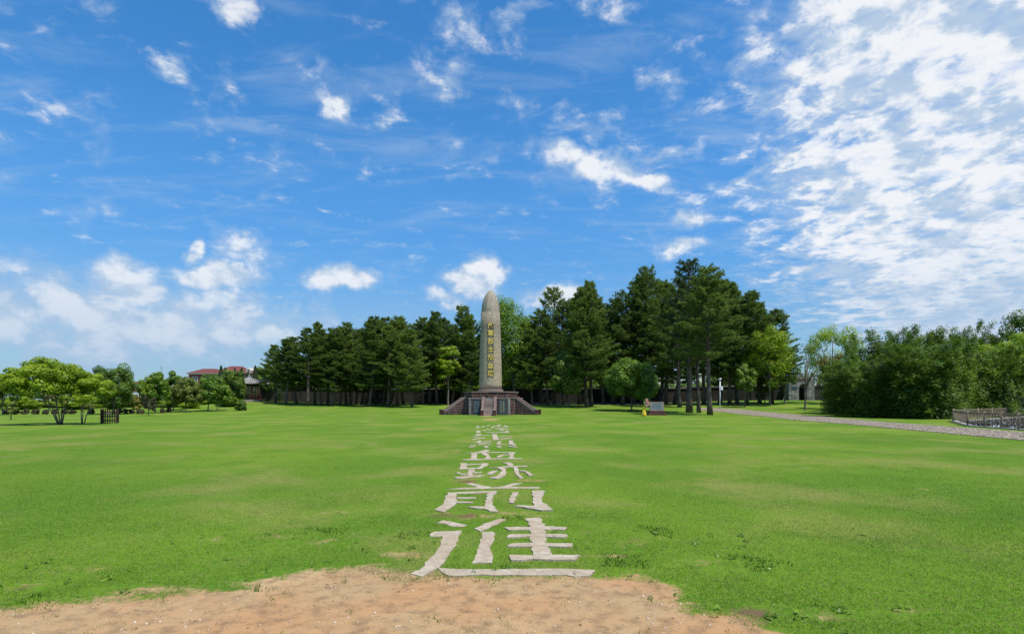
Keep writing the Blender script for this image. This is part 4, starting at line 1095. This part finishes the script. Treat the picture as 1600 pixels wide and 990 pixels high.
for k, (px, py, top) in enumerate(bam):
    P = gnd(px, py)+Vector((rp.uniform(-.8, .8), rp.uniform(-1.5, .6), 0)); H = (EYE+(HY-top)*P.y/F-P.z)*(rp.uniform(.66, .98) if k < 11 else rp.uniform(.88, 1.0))
    t = thing('bamboo_clump', 'dense green bamboo clump in the thicket behind the stone path', 'bamboo', P, rp.uniform(0, 6.28), 'bamboo thicket behind the path')
    w = 1.0+.45*rp.random(); t.scale = (w, w, H/7.6)
    a, b = BB[k % 3]; link('culms', a, None, t); link('foliage', b, None, t)

# ------------------------------------------------------------------ pavilion
def pavilion():
    P = at(389.5, 88); P.z -= .05
    t = thing('garden_pavilion', 'small red pillared pavilion with grey tiled upswept roof among the trees', 'pavilion', P, math.radians(18))
    part('stone_base', MB().box(-1.75, 1.75, -1.75, 1.75, -.5, .32), 'grey_stone', t, bevel=.03)
    part('base_step', MB().box(-.6, .6, -2.35, -1.76, -.5, .14), 'step_stone', t)
    pst = [(-1.45, -1.45), (1.45, -1.45), (1.45, 1.45), (-1.45, 1.45), (-.55, -1.45), (.55, -1.45)]
    for x, y in pst: part('pillar', MB().tube([(x, y, .30), (x, y, 2.75)], [.10, .09], 10), 'red_lacquer', t, True)
    for a, b in [((-1.36, -1.45), (-.64, -1.45)), ((.64, -1.45), (1.36, -1.45)), ((1.45, -1.36), (1.45, 1.36)), ((-1.45, 1.36), (-1.45, -1.36)), ((-1.36, 1.45), (1.36, 1.45))]:
        ra = part('railing', MB().beam(a+(.98,), b+(.98,), .10, .07).beam(a+(.42,), b+(.42,), .06, .06), 'red_lacquer', t)
        L = (Vector(b)-Vector(a)).length; nn = max(3, int(L/.17))
        for q in range(nn):
            c = Vector(a).lerp(Vector(b), (q+.5)/nn)
            part('baluster', MB().beam((c.x, c.y, .40), (c.x, c.y, .96), .05, .05), 'red_lacquer', ra)
    for a, b in [((-1.45, -1.45), (1.45, -1.45)), ((1.45, -1.45), (1.45, 1.45)), ((1.45, 1.45), (-1.45, 1.45)), ((-1.45, 1.45), (-1.45, -1.45))]:
        part('lintel', MB().beam(a+(2.62,), b+(2.62,), .13, .24), 'dark_wood', t)
    # curved roof with lifted corners
    mb = MB(); n = 24; rings = 9; E_ = 2.75
    for i in range(rings+1):
        s = i/rings
        for k in range(n):
            a = 2*math.pi*k/n+math.pi/4; c, s_ = math.cos(a), math.sin(a)
            sq = 1/max(abs(c), abs(s_)); corner = (sq-1)/.414
            rr = (.10+(E_-.10)*s)*(sq*(.97+.07*corner*s))
            z = 4.05-1.15*s**.62+corner**2.2*.62*s**3.2
            mb.v.append((c*rr, s_*rr, z))
    for i in range(rings):
        for k in range(n): mb.f.append((i*n+k, (i+1)*n+k, (i+1)*n+(k+1) % n, i*n+(k+1) % n))
    rf = part('roof', mb, 'grey_tile', t, True)
    so = rf.modifiers.new('thick', 'SOLIDIFY'); so.thickness = .12; so.offset = -1
    for k in range(4):
        a = math.pi/4+k*math.pi/2; pts = []
        for i in range(1, rings+1):
            s = i/rings; rr = (.10+(E_-.10)*s)*1.414*(.97+.07*s); z = 4.05-1.15*s**.62+.62*s**3.2+.05
            pts.append((math.cos(a)*rr, math.sin(a)*rr, z))
        e = Vector(pts[-1]); pts.append((e.x*1.07, e.y*1.07, e.z+.22))
        part('roof_ridge', MB().tube(pts, [.09]*(len(pts)-1)+[.04], 6), 'grey_tile', rf, True)
    # rows of tiles running down each slope
    for side in range(4):
        for q in range(-8, 9):
            v0 = q/8.5; pts = []
            for i in range(2, rings+1):
                s = i/rings; half = (.10+(E_-.10)*s)
                if abs(v0)*E_ > half*.98: continue
                y = v0*E_; rr = half*(.97+.0*s); c = abs(y)/half
                corner = (math.sqrt(1+c*c)-1)/.414
                p = (rr*(.97+.07*corner*s)/.97, y, 4.05-1.15*s**.62+corner**2.2*.62*s**3.2+.02)
                ca, sa = math.cos(side*math.pi/2), math.sin(side*math.pi/2)
                pts.append((p[0]*ca-p[1]*sa, p[0]*sa+p[1]*ca, p[2]))
            if len(pts) > 1: part('tile_row', MB().tube(pts, [.05]*len(pts), 5), 'grey_tile', rf, True)
    part('roof_finial', MB().lathe([(.16, 3.95), (.20, 4.1), (.10, 4.2), (.14, 4.3), (.03, 4.5)], 12), 'grey_tile', rf, True)
pavilion()

# ------------------------------------------------------------------ stone gate and boundary wall
WZ = 97.0
def gate():
    P = at(1250, 95); P.z -= .05
    t = thing('stone_gate', 'grey stone arched gateway with battlements behind the slender bare tree', 'gate', P)
    W, H, D = 2.25, 4.35, 1.1; aw, ah = .72, 2.25; ox = .25
    mb = MB(); fr = (Vector((0,-D/2,0)), Vector((1,0,0)), Vector((0,0,1)), Vector((0,-1,0)))
    arch = [(ox+aw*math.cos(a), ah+aw*math.sin(a)) for a in np.linspace(0, math.pi, 13)]
    mb.prism([(-W, -.3), (ox-aw, -.3), (ox-aw, ah), (ox-aw, H), (-W, H)], fr, -D, 0); mb.prism([(ox+aw, -.3), (W, -.3), (W, H), (ox+aw, H)], fr, -D, 0)
    mb.prism([(ox+aw, H), (ox-aw, H)]+[(u, v) for u, v in arch[::-1]], fr, -D+.002, -.002)
    wl = part('gate_wall', mb, 'grey_stone', t)
    r = random.Random(9); v = 0.0
    holes = [(ox-aw-.22, ox+aw+.22, -1, ah+.1)]
    masonry(wl, fr, -W, W, 0, ah, .36, .62, holes=holes, m='grey_stone', seed=61)
    masonry(wl, fr, -W, W, ah, ah+aw+.25, .34, .62, holes=[(ox-aw-.25, ox+aw+.25, -1, 9)], m='grey_stone', seed=62)
    masonry(wl, fr, -W, W, ah+aw+.25, H, .34, .62, m='grey_stone', seed=63)
    for k in range(9):
        a0, a1 = math.pi*k/9+.02, math.pi*(k+1)/9-.02
        part('arch_stone', MB().prism([(ox+rr*math.cos(a), ah+rr*math.sin(a)) for rr, a in ((aw, a0), (aw+.24, a0), (aw+.24, a1), (aw, a1))], fr, -.01, .06), 'grey_stone', wl)
    for k in range(5):
        u = -W+.02+k*(2*W-.5)/4
        part('battlement', MB().prism([(u, H), (u+.46, H), (u+.46, H+.5), (u, H+.5)], fr, -.5, .04), 'grey_stone', t, bevel=.02)
    part('name_slab', MB().prism([(-1.75, 1.95), (-.85, 1.95), (-.85, 2.45), (-1.75, 2.45)], fr, 0, .09), 'blue_slab', t)
    part('lintel_slab', MB().prism([(ox-.95, 3.55), (ox+.95, 3.55), (ox+.95, 3.85), (ox-.95, 3.85)], fr, 0, .08), 'coping_stone', t)
    part('passage_back', MB().box(ox+.05, ox+aw+.5, D/2+.6, D/2+.75, -.3, 2.9), 'wall_shaded', t)
gate()
def wall(name, label, x0, x1, y, h, seed):
    t = thing(name, label, 'wall', (0, y, 0))
    n = max(2, int((x1-x0)/5.2)); st = (x1-x0)/n
    for k in range(n):
        a = x0+k*st; z0 = float(gz(a+st/2, y))
        part('wall_panel', MB().box(a+.19, a+st-.19, -.10, .10, z0-.6, z0+h), 'wall_shaded', t)
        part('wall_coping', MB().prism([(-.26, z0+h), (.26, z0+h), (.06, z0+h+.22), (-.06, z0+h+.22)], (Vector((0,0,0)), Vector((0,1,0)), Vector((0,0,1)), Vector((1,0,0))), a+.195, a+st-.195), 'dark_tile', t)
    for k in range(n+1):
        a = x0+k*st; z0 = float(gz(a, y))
        part('wall_pier', MB().box(a-.19, a+.19, -.19, .19, z0-.6, z0+h+.12), 'wall_shaded', t, bevel=.02)
wall('boundary_wall', 'long dark boundary wall with tiled coping behind the pine groves', -44, 47.6, WZ-1.0, 2.45, 1)
wall('boundary_wall', 'dark boundary wall beyond the stone gate towards the bamboo', 52.6, 78, WZ-1.0, 2.45, 2)

# ------------------------------------------------------------------ buildings behind
def window(parent, x, z, w, h, y, frame_m='white_paint', d=.10):
    f = MB()
    for p in ([(-w/2-.08, -.08), (w/2+.08, -.08), (w/2+.08, 0), (-w/2-.08, 0)], [(-w/2-.08, h), (w/2+.08, h), (w/2+.08, h+.08), (-w/2-.08, h+.08)], [(-w/2-.08, 0), (-w/2, 0), (-w/2, h), (-w/2-.08, h)], [(w/2, 0), (w/2+.08, 0), (w/2+.08, h), (w/2, h)], [(-.03, 0), (.03, 0), (.03, h), (-.03, h)]):
        f.prism([(x+u, z+v) for u, v in p], (Vector((0, y, 0)), Vector((1,0,0)), Vector((0,0,1)), Vector((0,-1,0))), -.02, d)
    o = part('window', f, frame_m, parent)
    part('pane', MB().box(x-w/2, x+w/2, y-.035, y+.01, z, z+h), 'glass', o)
def hip(mb, x0, x1, y0, y1, z, h, inset):
    return mb.add([(x0, y0, z), (x1, y0, z), (x1, y1, z), (x0, y1, z), (x0+inset, (y0+y1)/2, z+h), (x1-inset, (y0+y1)/2, z+h)], [(0, 1, 5, 4), (1, 2, 5), (2, 3, 4, 5), (3, 0, 4), (3, 2, 1, 0)])
def red_house(px0, px1, Z, eave, ridge, label, wallm='red_brick', dormer=False):
    s = Z/F; w = (px1-px0)*s; z0 = .95
    t = thing('red_roofed_house', label, 'house', ((px0+px1)/2*s-CX*s, Z, 0))
    ez = EYE+(HY-eave)*s; rz = EYE+(HY-ridge)*s
    wl = part('wall', MB().box(-w/2+.5, w/2-.5, 0, 8, z0-.3, ez), wallm, t)
    part('eaves', MB().box(-w/2+.1, w/2-.1, -.4, 8.4, ez, ez+.22), 'white_paint', t)
    rf = part('roof', hip(MB(), -w/2, w/2, -.55, 8.55, ez+.223, rz-ez-.22, w*.26), 'red_tile', t)
    if dormer:
        part('dormer', MB().prism([(-.6, 0), (.6, 0), (.6, .7), (0, 1.15), (-.6, .7)], (Vector((w*.02, .4, ez+.35)), Vector((1,0,0)), Vector((0,0,1)), Vector((0,-1,0))), -2.0, .35), 'plaster', rf)
        part('dormer_pane', MB().box(w*.02-.28, w*.02+.28, .03, .08, ez+.5, ez+.98), 'glass', rf)
    for q in range(max(2, int(w/3.2))):
        x = -w/2+.5+(q+.5)*(w-1)/max(2, int(w/3.2))
        for zz in (ez-2.2, ez-5.0):
            if zz > z0+.6: window(wl, x, zz, 1.2, 1.4, 0)
    return t
red_house(292, 338, 150, 584, 574.5, 'red brick house with red hipped roof behind the round trees')
red_house(338, 378, 156, 582, 570.5, 'red-roofed house with the higher pale red hipped roof')
red_house(373, 402, 146, 583, 573, 'red-roofed house with white dormer window next to the pavilion roof', dormer=True)
def block(px0, px1, Z, top, label, name, bands):
    s = Z/F; t = thing(name, label, 'building', (((px0+px1)/2-CX)*s, Z, 0)); w = (px1-px0)*s
    zt = EYE+(HY-top)*s
    wl = part('wall', MB().box(-w/2, w/2, 0, 9, .6, zt), 'cream_wall' if bands == 0 else 'white_paint', t)
    part('parapet', MB().box(-w/2-.2, w/2+.2, -.25, 9.2, zt, zt+.7), 'white_paint' if bands == 0 else 'red_brick', t)
    n = max(3, int(w/3.4))
    for q in range(n):
        for zz in np.arange(1.6, zt-1.6, 3.1):
            window(wl, -w/2+(q+.5)*w/n, float(zz), 1.5, 1.4, 0)
    if bands:
        for zz in np.arange(3.6, zt-.6, 3.1): part('floor_band', MB().box(-w/2-.02, w/2+.02, -.12, .1, float(zz), float(zz)+.9), 'red_brick', t)
block(1028, 1222, 128, 585, 'long low cream building with white parapet behind the pines', 'cream_building', 0)
block(196, 226, 140, 600, 'white apartment block with red bands glimpsed between the round trees', 'apartment_block', 1)
block(100, 150, 150, 604, 'white and red block behind the light green tree', 'apartment_block', 1)
# tiled roofs behind the tower
def cottage(px0, px1, Z, eave, ridge, label):
    s = Z/F; w = (px1-px0)*s; t = thing('tiled_cottage', label, 'house', (((px0+px1)/2-CX)*s, Z, 0)); ez = EYE+(HY-eave)*s; rz = EYE+(HY-ridge)*s
    part('wall', MB().prism([(-w/2+.3, .6), (w/2-.3, .6), (w/2-.3, ez), (0, rz-.25), (-w/2+.3, ez)], (Vector((0,0,0)), Vector((1,0,0)), Vector((0,0,1)), Vector((0,-1,0))), -8, 0), 'plaster', t)
    for sd in (-1, 1):
        part('roof_slope', MB().prism([(0, rz), (sd*w/2, ez-.1), (sd*w/2, ez+.1), (0, rz+.22)], (Vector((0,0,0)), Vector((1,0,0)), Vector((0,0,1)), Vector((0,-1,0))), -8.3, .3), 'orange_tile', t)
cottage(776, 812, 104, 611, 594, 'orange tiled gable roof half hidden behind the tower')
cottage(728, 760, 106, 611, 602, 'orange tiled low gable roof behind the tower terrace')
# radio mast
P = at(252, 150); mast = thing('radio_mast', 'thin lattice radio mast standing above the round trees', 'mast', P)
zt = EYE+(HY-571)*150/F-P.z
part('mast_pole', MB().tube([(0,0,-.2), (0,0,zt)], [.09, .05], 6), 'grey_stone', mast)
for q in range(3): part('antenna', MB().beam((-.5+.1*q, 0, zt-.6-q*.9), (.5-.1*q, 0, zt-.6-q*.9), .07, .07), 'grey_stone', mast)

# ------------------------------------------------------------------ small things on the lawn
# slatted wooden guard
def guard():
    a = gnd(153, 661); P = a+Vector((.55, .35, 0))
    t = thing('wooden_guard', 'dark slatted wooden tree guard standing on the lawn beside the small forked tree', 'fence', P, math.radians(28))
    h, w = .92, .42; r = random.Random(4)
    for i, (sx, sy) in enumerate(((-1,-1),(1,-1),(1,1),(-1,1))):
        part('corner_post', MB().box(sx*w-.035, sx*w+.035, sy*w-.035, sy*w+.035, -.05, h+.05), 'dark_wood', t)
    for sd in range(4):
        ca, sa = math.cos(sd*math.pi/2), math.sin(sd*math.pi/2)
        rot = lambda u, v, z: (u*ca-v*sa, u*sa+v*ca, z)
        for zz in (.18, .46, .74): part('rail', MB().beam(rot(-w+.03, -w, zz), rot(w-.03, -w, zz), .03, .06), 'dark_wood', t)
        for q in range(6):
            u = -w+.10+q*(2*w-.2)/5
            part('slat', MB().beam(rot(u, -w-.028, .02), rot(u, -w-.028, h-.04+r.uniform(0, .10)), .022, .062, Vector((ca, sa, 0))), 'dark_wood', t)
    part('notice_plate', MB().box(-.12, .12, -w-.075, -w-.05, .62, .74), 'flower_pink', t)
guard()
# notice stone
def notice():
    P = gnd(1028, 648.6); P.y += .5
    t = thing('notice_stone', 'low dark stone tablet with blue-grey panel on a stepped plinth', 'monument', P, 0); t.scale = (.55, .7, .68)
    part('plinth', MB().box(-1.66, 1.66, -.55, .75, -.1, .36), 'purple_stone', t, bevel=.02)
    part('upper_step', MB().box(-1.42, 1.42, -.38, .60, .36, .66), 'purple_stone', t, bevel=.02)
    tb = part('tablet', MB().box(-1.30, 1.30, -.12, .22, .66, 2.00), 'coping_stone', t, bevel=.03)
    fm = MB(); fm.box(-1.32, 1.32, -.17, -.125, 1.80, 2.02).box(-1.32, 1.32, -.17, -.125, .68, .80).box(-1.32, -1.06, -.17, -.125, .80, 1.80).box(1.06, 1.32, -.17, -.125, .80, 1.80)
    part('frame', fm, 'step_stone', t, bevel=.01)
    pl = part('panel', MB().box(-1.05, 1.05, -.155, -.125, .81, 1.79), 'panel_grey', t)
    tx = MB(); r = random.Random(8)
    for q in range(8):
        x = -.9
        while x < .85:
            w = r.uniform(.08, .3); tx.box(x, min(x+w, .9), -.162, -.154, 1.66-q*.105, 1.66-q*.105+.045); x += w+.05
    part('inscription', tx, 'blue_slab', pl)
notice()
# flower wreath on its stand
def wreath():
    P = gnd(1006.5, 650)
    t = thing('flower_wreath', 'upright flower wreath of pink, white and yellow blooms on a stand draped in yellow cloth', 'flowers', P)
    for a in (0, 2.1, 4.2):
        part('stand_leg', MB().tube([(math.cos(a)*.2, math.sin(a)*.2, -.02), (.05, 0, 1.0)], [.018, .014], 6), 'weathered_wood', t)
    mb = MB(); n = 26; prof = [(.05, 1.08), (.075, .92), (.10, .7), (.135, .45), (.17, .2), (.205, .02)]; r = random.Random(2)
    for i, (R_, z) in enumerate(prof):
        for k in range(n):
            a = 2*math.pi*k/n; rr = R_*(1+.20*math.sin(k*2.4+i*.5)*(i/5))
            mb.v.append((math.cos(a)*rr*1.15-.02, math.sin(a)*rr*.8, z+(0 if i < 5 else .05*math.sin(k*1.7))))
    for i in range(5):
        for k in range(n): mb.f.append((i*n+k, (i+1)*n+k, (i+1)*n+(k+1) % n, i*n+(k+1) % n))
    dr = part('yellow_drape', mb, 'yellow_cloth', t, True); so = dr.modifiers.new('thick', 'SOLIDIFY'); so.thickness = .012
    for k in range(70):
        a = r.uniform(0, 6.28); q = math.sqrt(r.random()); x = math.cos(a)*q*.26+.19; z = 1.32+math.sin(a)*q*.40
        m = r.choice(['flower_pink', 'flower_pink', 'flower_white', 'flower_yellow', 'flower_leaf']) if x > .08 else r.choice(['flower_yellow', 'flower_leaf', 'flower_leaf', 'flower_white'])
        b = MB(); R_ = r.uniform(.045, .085); y = -.05-.14*math.sqrt(max(0, 1-q*q))+r.uniform(-.03, .03)
        for p in range(6):
            pa = 1.047*p+a; d = Vector((math.cos(pa), -.25, math.sin(pa)))*R_; sd = Vector((-math.sin(pa), 0, math.cos(pa)))*R_*.5; c = Vector((x, y, z))
            b.add([c+Vector((0, .02, 0)), c+d*.6+sd, c+d+Vector((0, -.02, 0)), c+d*.6-sd], [(0, 1, 2, 3)])
        part('flower' if m != 'flower_leaf' else 'leaf', b, m, t)
    part('wreath_back', MB().lathe([(.05, 1.0), (.22, 1.1), (.26, 1.3), (.2, 1.55), (.05, 1.68)], 12, (.18, .08)), 'flower_leaf', t, True)
wreath()
# white pole with box
P = gnd(1125, 637.2); s = P.y/F
pole = thing('white_pole', 'white metal pole with loudspeaker box standing at the start of the stone path', 'pole', P)
hp = 45*s
part('shaft', MB().tube([(0,0,-.1), (0,0,hp)], [.09, .08], 10), 'white_paint', pole, True)
part('control_box', MB().box(.02, .36, -.16, .12, hp*.62, hp*.75), 'white_paint', pole, bevel=.02)
part('camera_arm', MB().beam((-.28, 0, hp-.06), (.1, 0, hp-.06), .07, .07), 'white_paint', pole)
part('camera_head', MB().box(-.14, .14, -.22, .16, hp-.03, hp+.16), 'white_paint', pole, bevel=.02)
part('base_plate', MB().tube([(0,0,-.05), (0,0,.08)], [.2, .2], 12), 'concrete', pole)

# ------------------------------------------------------------------ pond with lattice fence
def pond():
    A = PIT[0]
    # retaining walls round the pit, floor water
    w = link('pond_water', MB().add([(x, y, -1.15) for x, y in PIT], [(0, 1, 2, 3, 4)]).mesh('pond_water'), 'pond_water', kind='structure')
    if w.data.polygons[0].normal.z < 0: w.data.flip_normals()
    r = np.random.default_rng(5)
    edges = [(PIT[4], PIT[0], 'rough dark rubble retaining wall along the far bank of the pond'), (PIT[0], PIT[1], 'short rubble retaining wall at the tip of the pond'), (PIT[1], PIT[2], 'rubble retaining wall under the near fence of the pond'), (PIT[2], PIT[3], 'rubble retaining wall at the south end of the pond'), (PIT[3], PIT[4], 'rubble retaining wall at the east end of the pond')]
    for p, q, label in edges:
        p, q = Vector(p+(0,)), Vector(q+(0,)); d = (q-p); L = d.length; d.normalize(); nr = Vector((-d.y, d.x, 0))
        cen = Vector((45, 38, 0))
        if (cen-p).dot(nr) < 0: nr = -nr                    # towards the water
        t = thing('pond_wall', label, 'wall', p)
        mb = MB(); m = 30; vs = []
        for i in range(m+1):
            x = d*(L*i/m); z = float(gz((p+x).x, (p+x).y))
            for off, zz in ((-.12, -1.5), (.0, -1.5), (.0, z-.03), (-.12, z-.03)): vs.append(x+nr*off+Vector((0, 0, zz)))
        fs = [(i*4+j, i*4+(j+1) % 4, (i+1)*4+(j+1) % 4, (i+1)*4+j) for i in range(m) for j in range(4)]
        mb.add(vs, fs); part('wall_core', mb, 'mortar', t)
        n = int(L*16); u = r.random(n)*L; zc = -1.35+1.3*r.random(n)
        P_ = np.array([list(d*uu+nr*.02) for uu in u]); zz = zc
        V, Fq, tt = lumps(P_[:, 0], P_[:, 1], zz, .13+.10*r.random(n), .8, .45)
        link('rubble', mesh_np('rubble', V, Fq, tt), 'dark_rubble', t, kind='stuff')
        mb = MB(); vs = []
        for i in range(m+1):
            x = d*(L*i/m); z = float(gz((p+x).x, (p+x).y))
            for off, zz in ((-.32, z-.05), (.12, z-.05), (.12, z+.055), (-.32, z+.055)): vs.append(x+nr*off+Vector((0, 0, zz)))
        mb.add(vs, fs); part('coping', mb, 'concrete', t)
    def fence(pts, label):
        t = thing('lattice_fence', label, 'fence', pts[0]); o = pts[0]; h = .86
        for p in pts:
            q = p-o
            part('post', MB().tube([q+Vector((0,0,-.1)), q+Vector((0,0,h+.06))], [.055, .05], 8), 'weathered_wood', t, True)
        for a, b in zip(pts[:-1], pts[1:]):
            a, b = a-o, b-o; d = b-a; L = Vector((d.x, d.y, 0)).length
            for zz in (h-.05, .22): part('rail', MB().beam(a+Vector((0,0,zz)), b+Vector((0,0,zz)), .06, .06), 'weathered_wood', t)
            H2 = h-.05-.22; st = .17 if L < 4 else L/24
            for sgn in (-1, 1):
                u = -H2+.03
                while u < L-.03:
                    u0, u1 = max(0, u), min(L, u+H2)
                    v0, v1 = (u0-u), (u1-u)
                    if sgn < 0: v0, v1 = H2-v0, H2-v1
                    if u1-u0 > .05:
                        part('lattice_slat', MB().beam(a+d*(u0/L)+Vector((0, 0, .22+v0)), a+d*(u1/L)+Vector((0, 0, .22+v1)), .014, .022), 'weathered_wood', t)
                    u += .20 if L < 2.3 else .27
    front = [gnd(1489.5, 658.2), gnd(1512, 665), gnd(1538, 667.2), gnd(1565, 668.8), gnd(1592, 671), gnd(1622, 673.5)]
    back = [gnd(1489.5, 658.0)+Vector((.25, .25, 0)), gnd(1507, 656.2), gnd(1528, 655), gnd(1550, 653.4), gnd(1572, 651.6), gnd(1593, 650.2), gnd(1614, 649.2)]
    fence(front, 'brown wooden lattice fence along the near edge of the pond')
    fence(back, 'brown wooden lattice fence along the far bank of the pond under the trees')
pond()
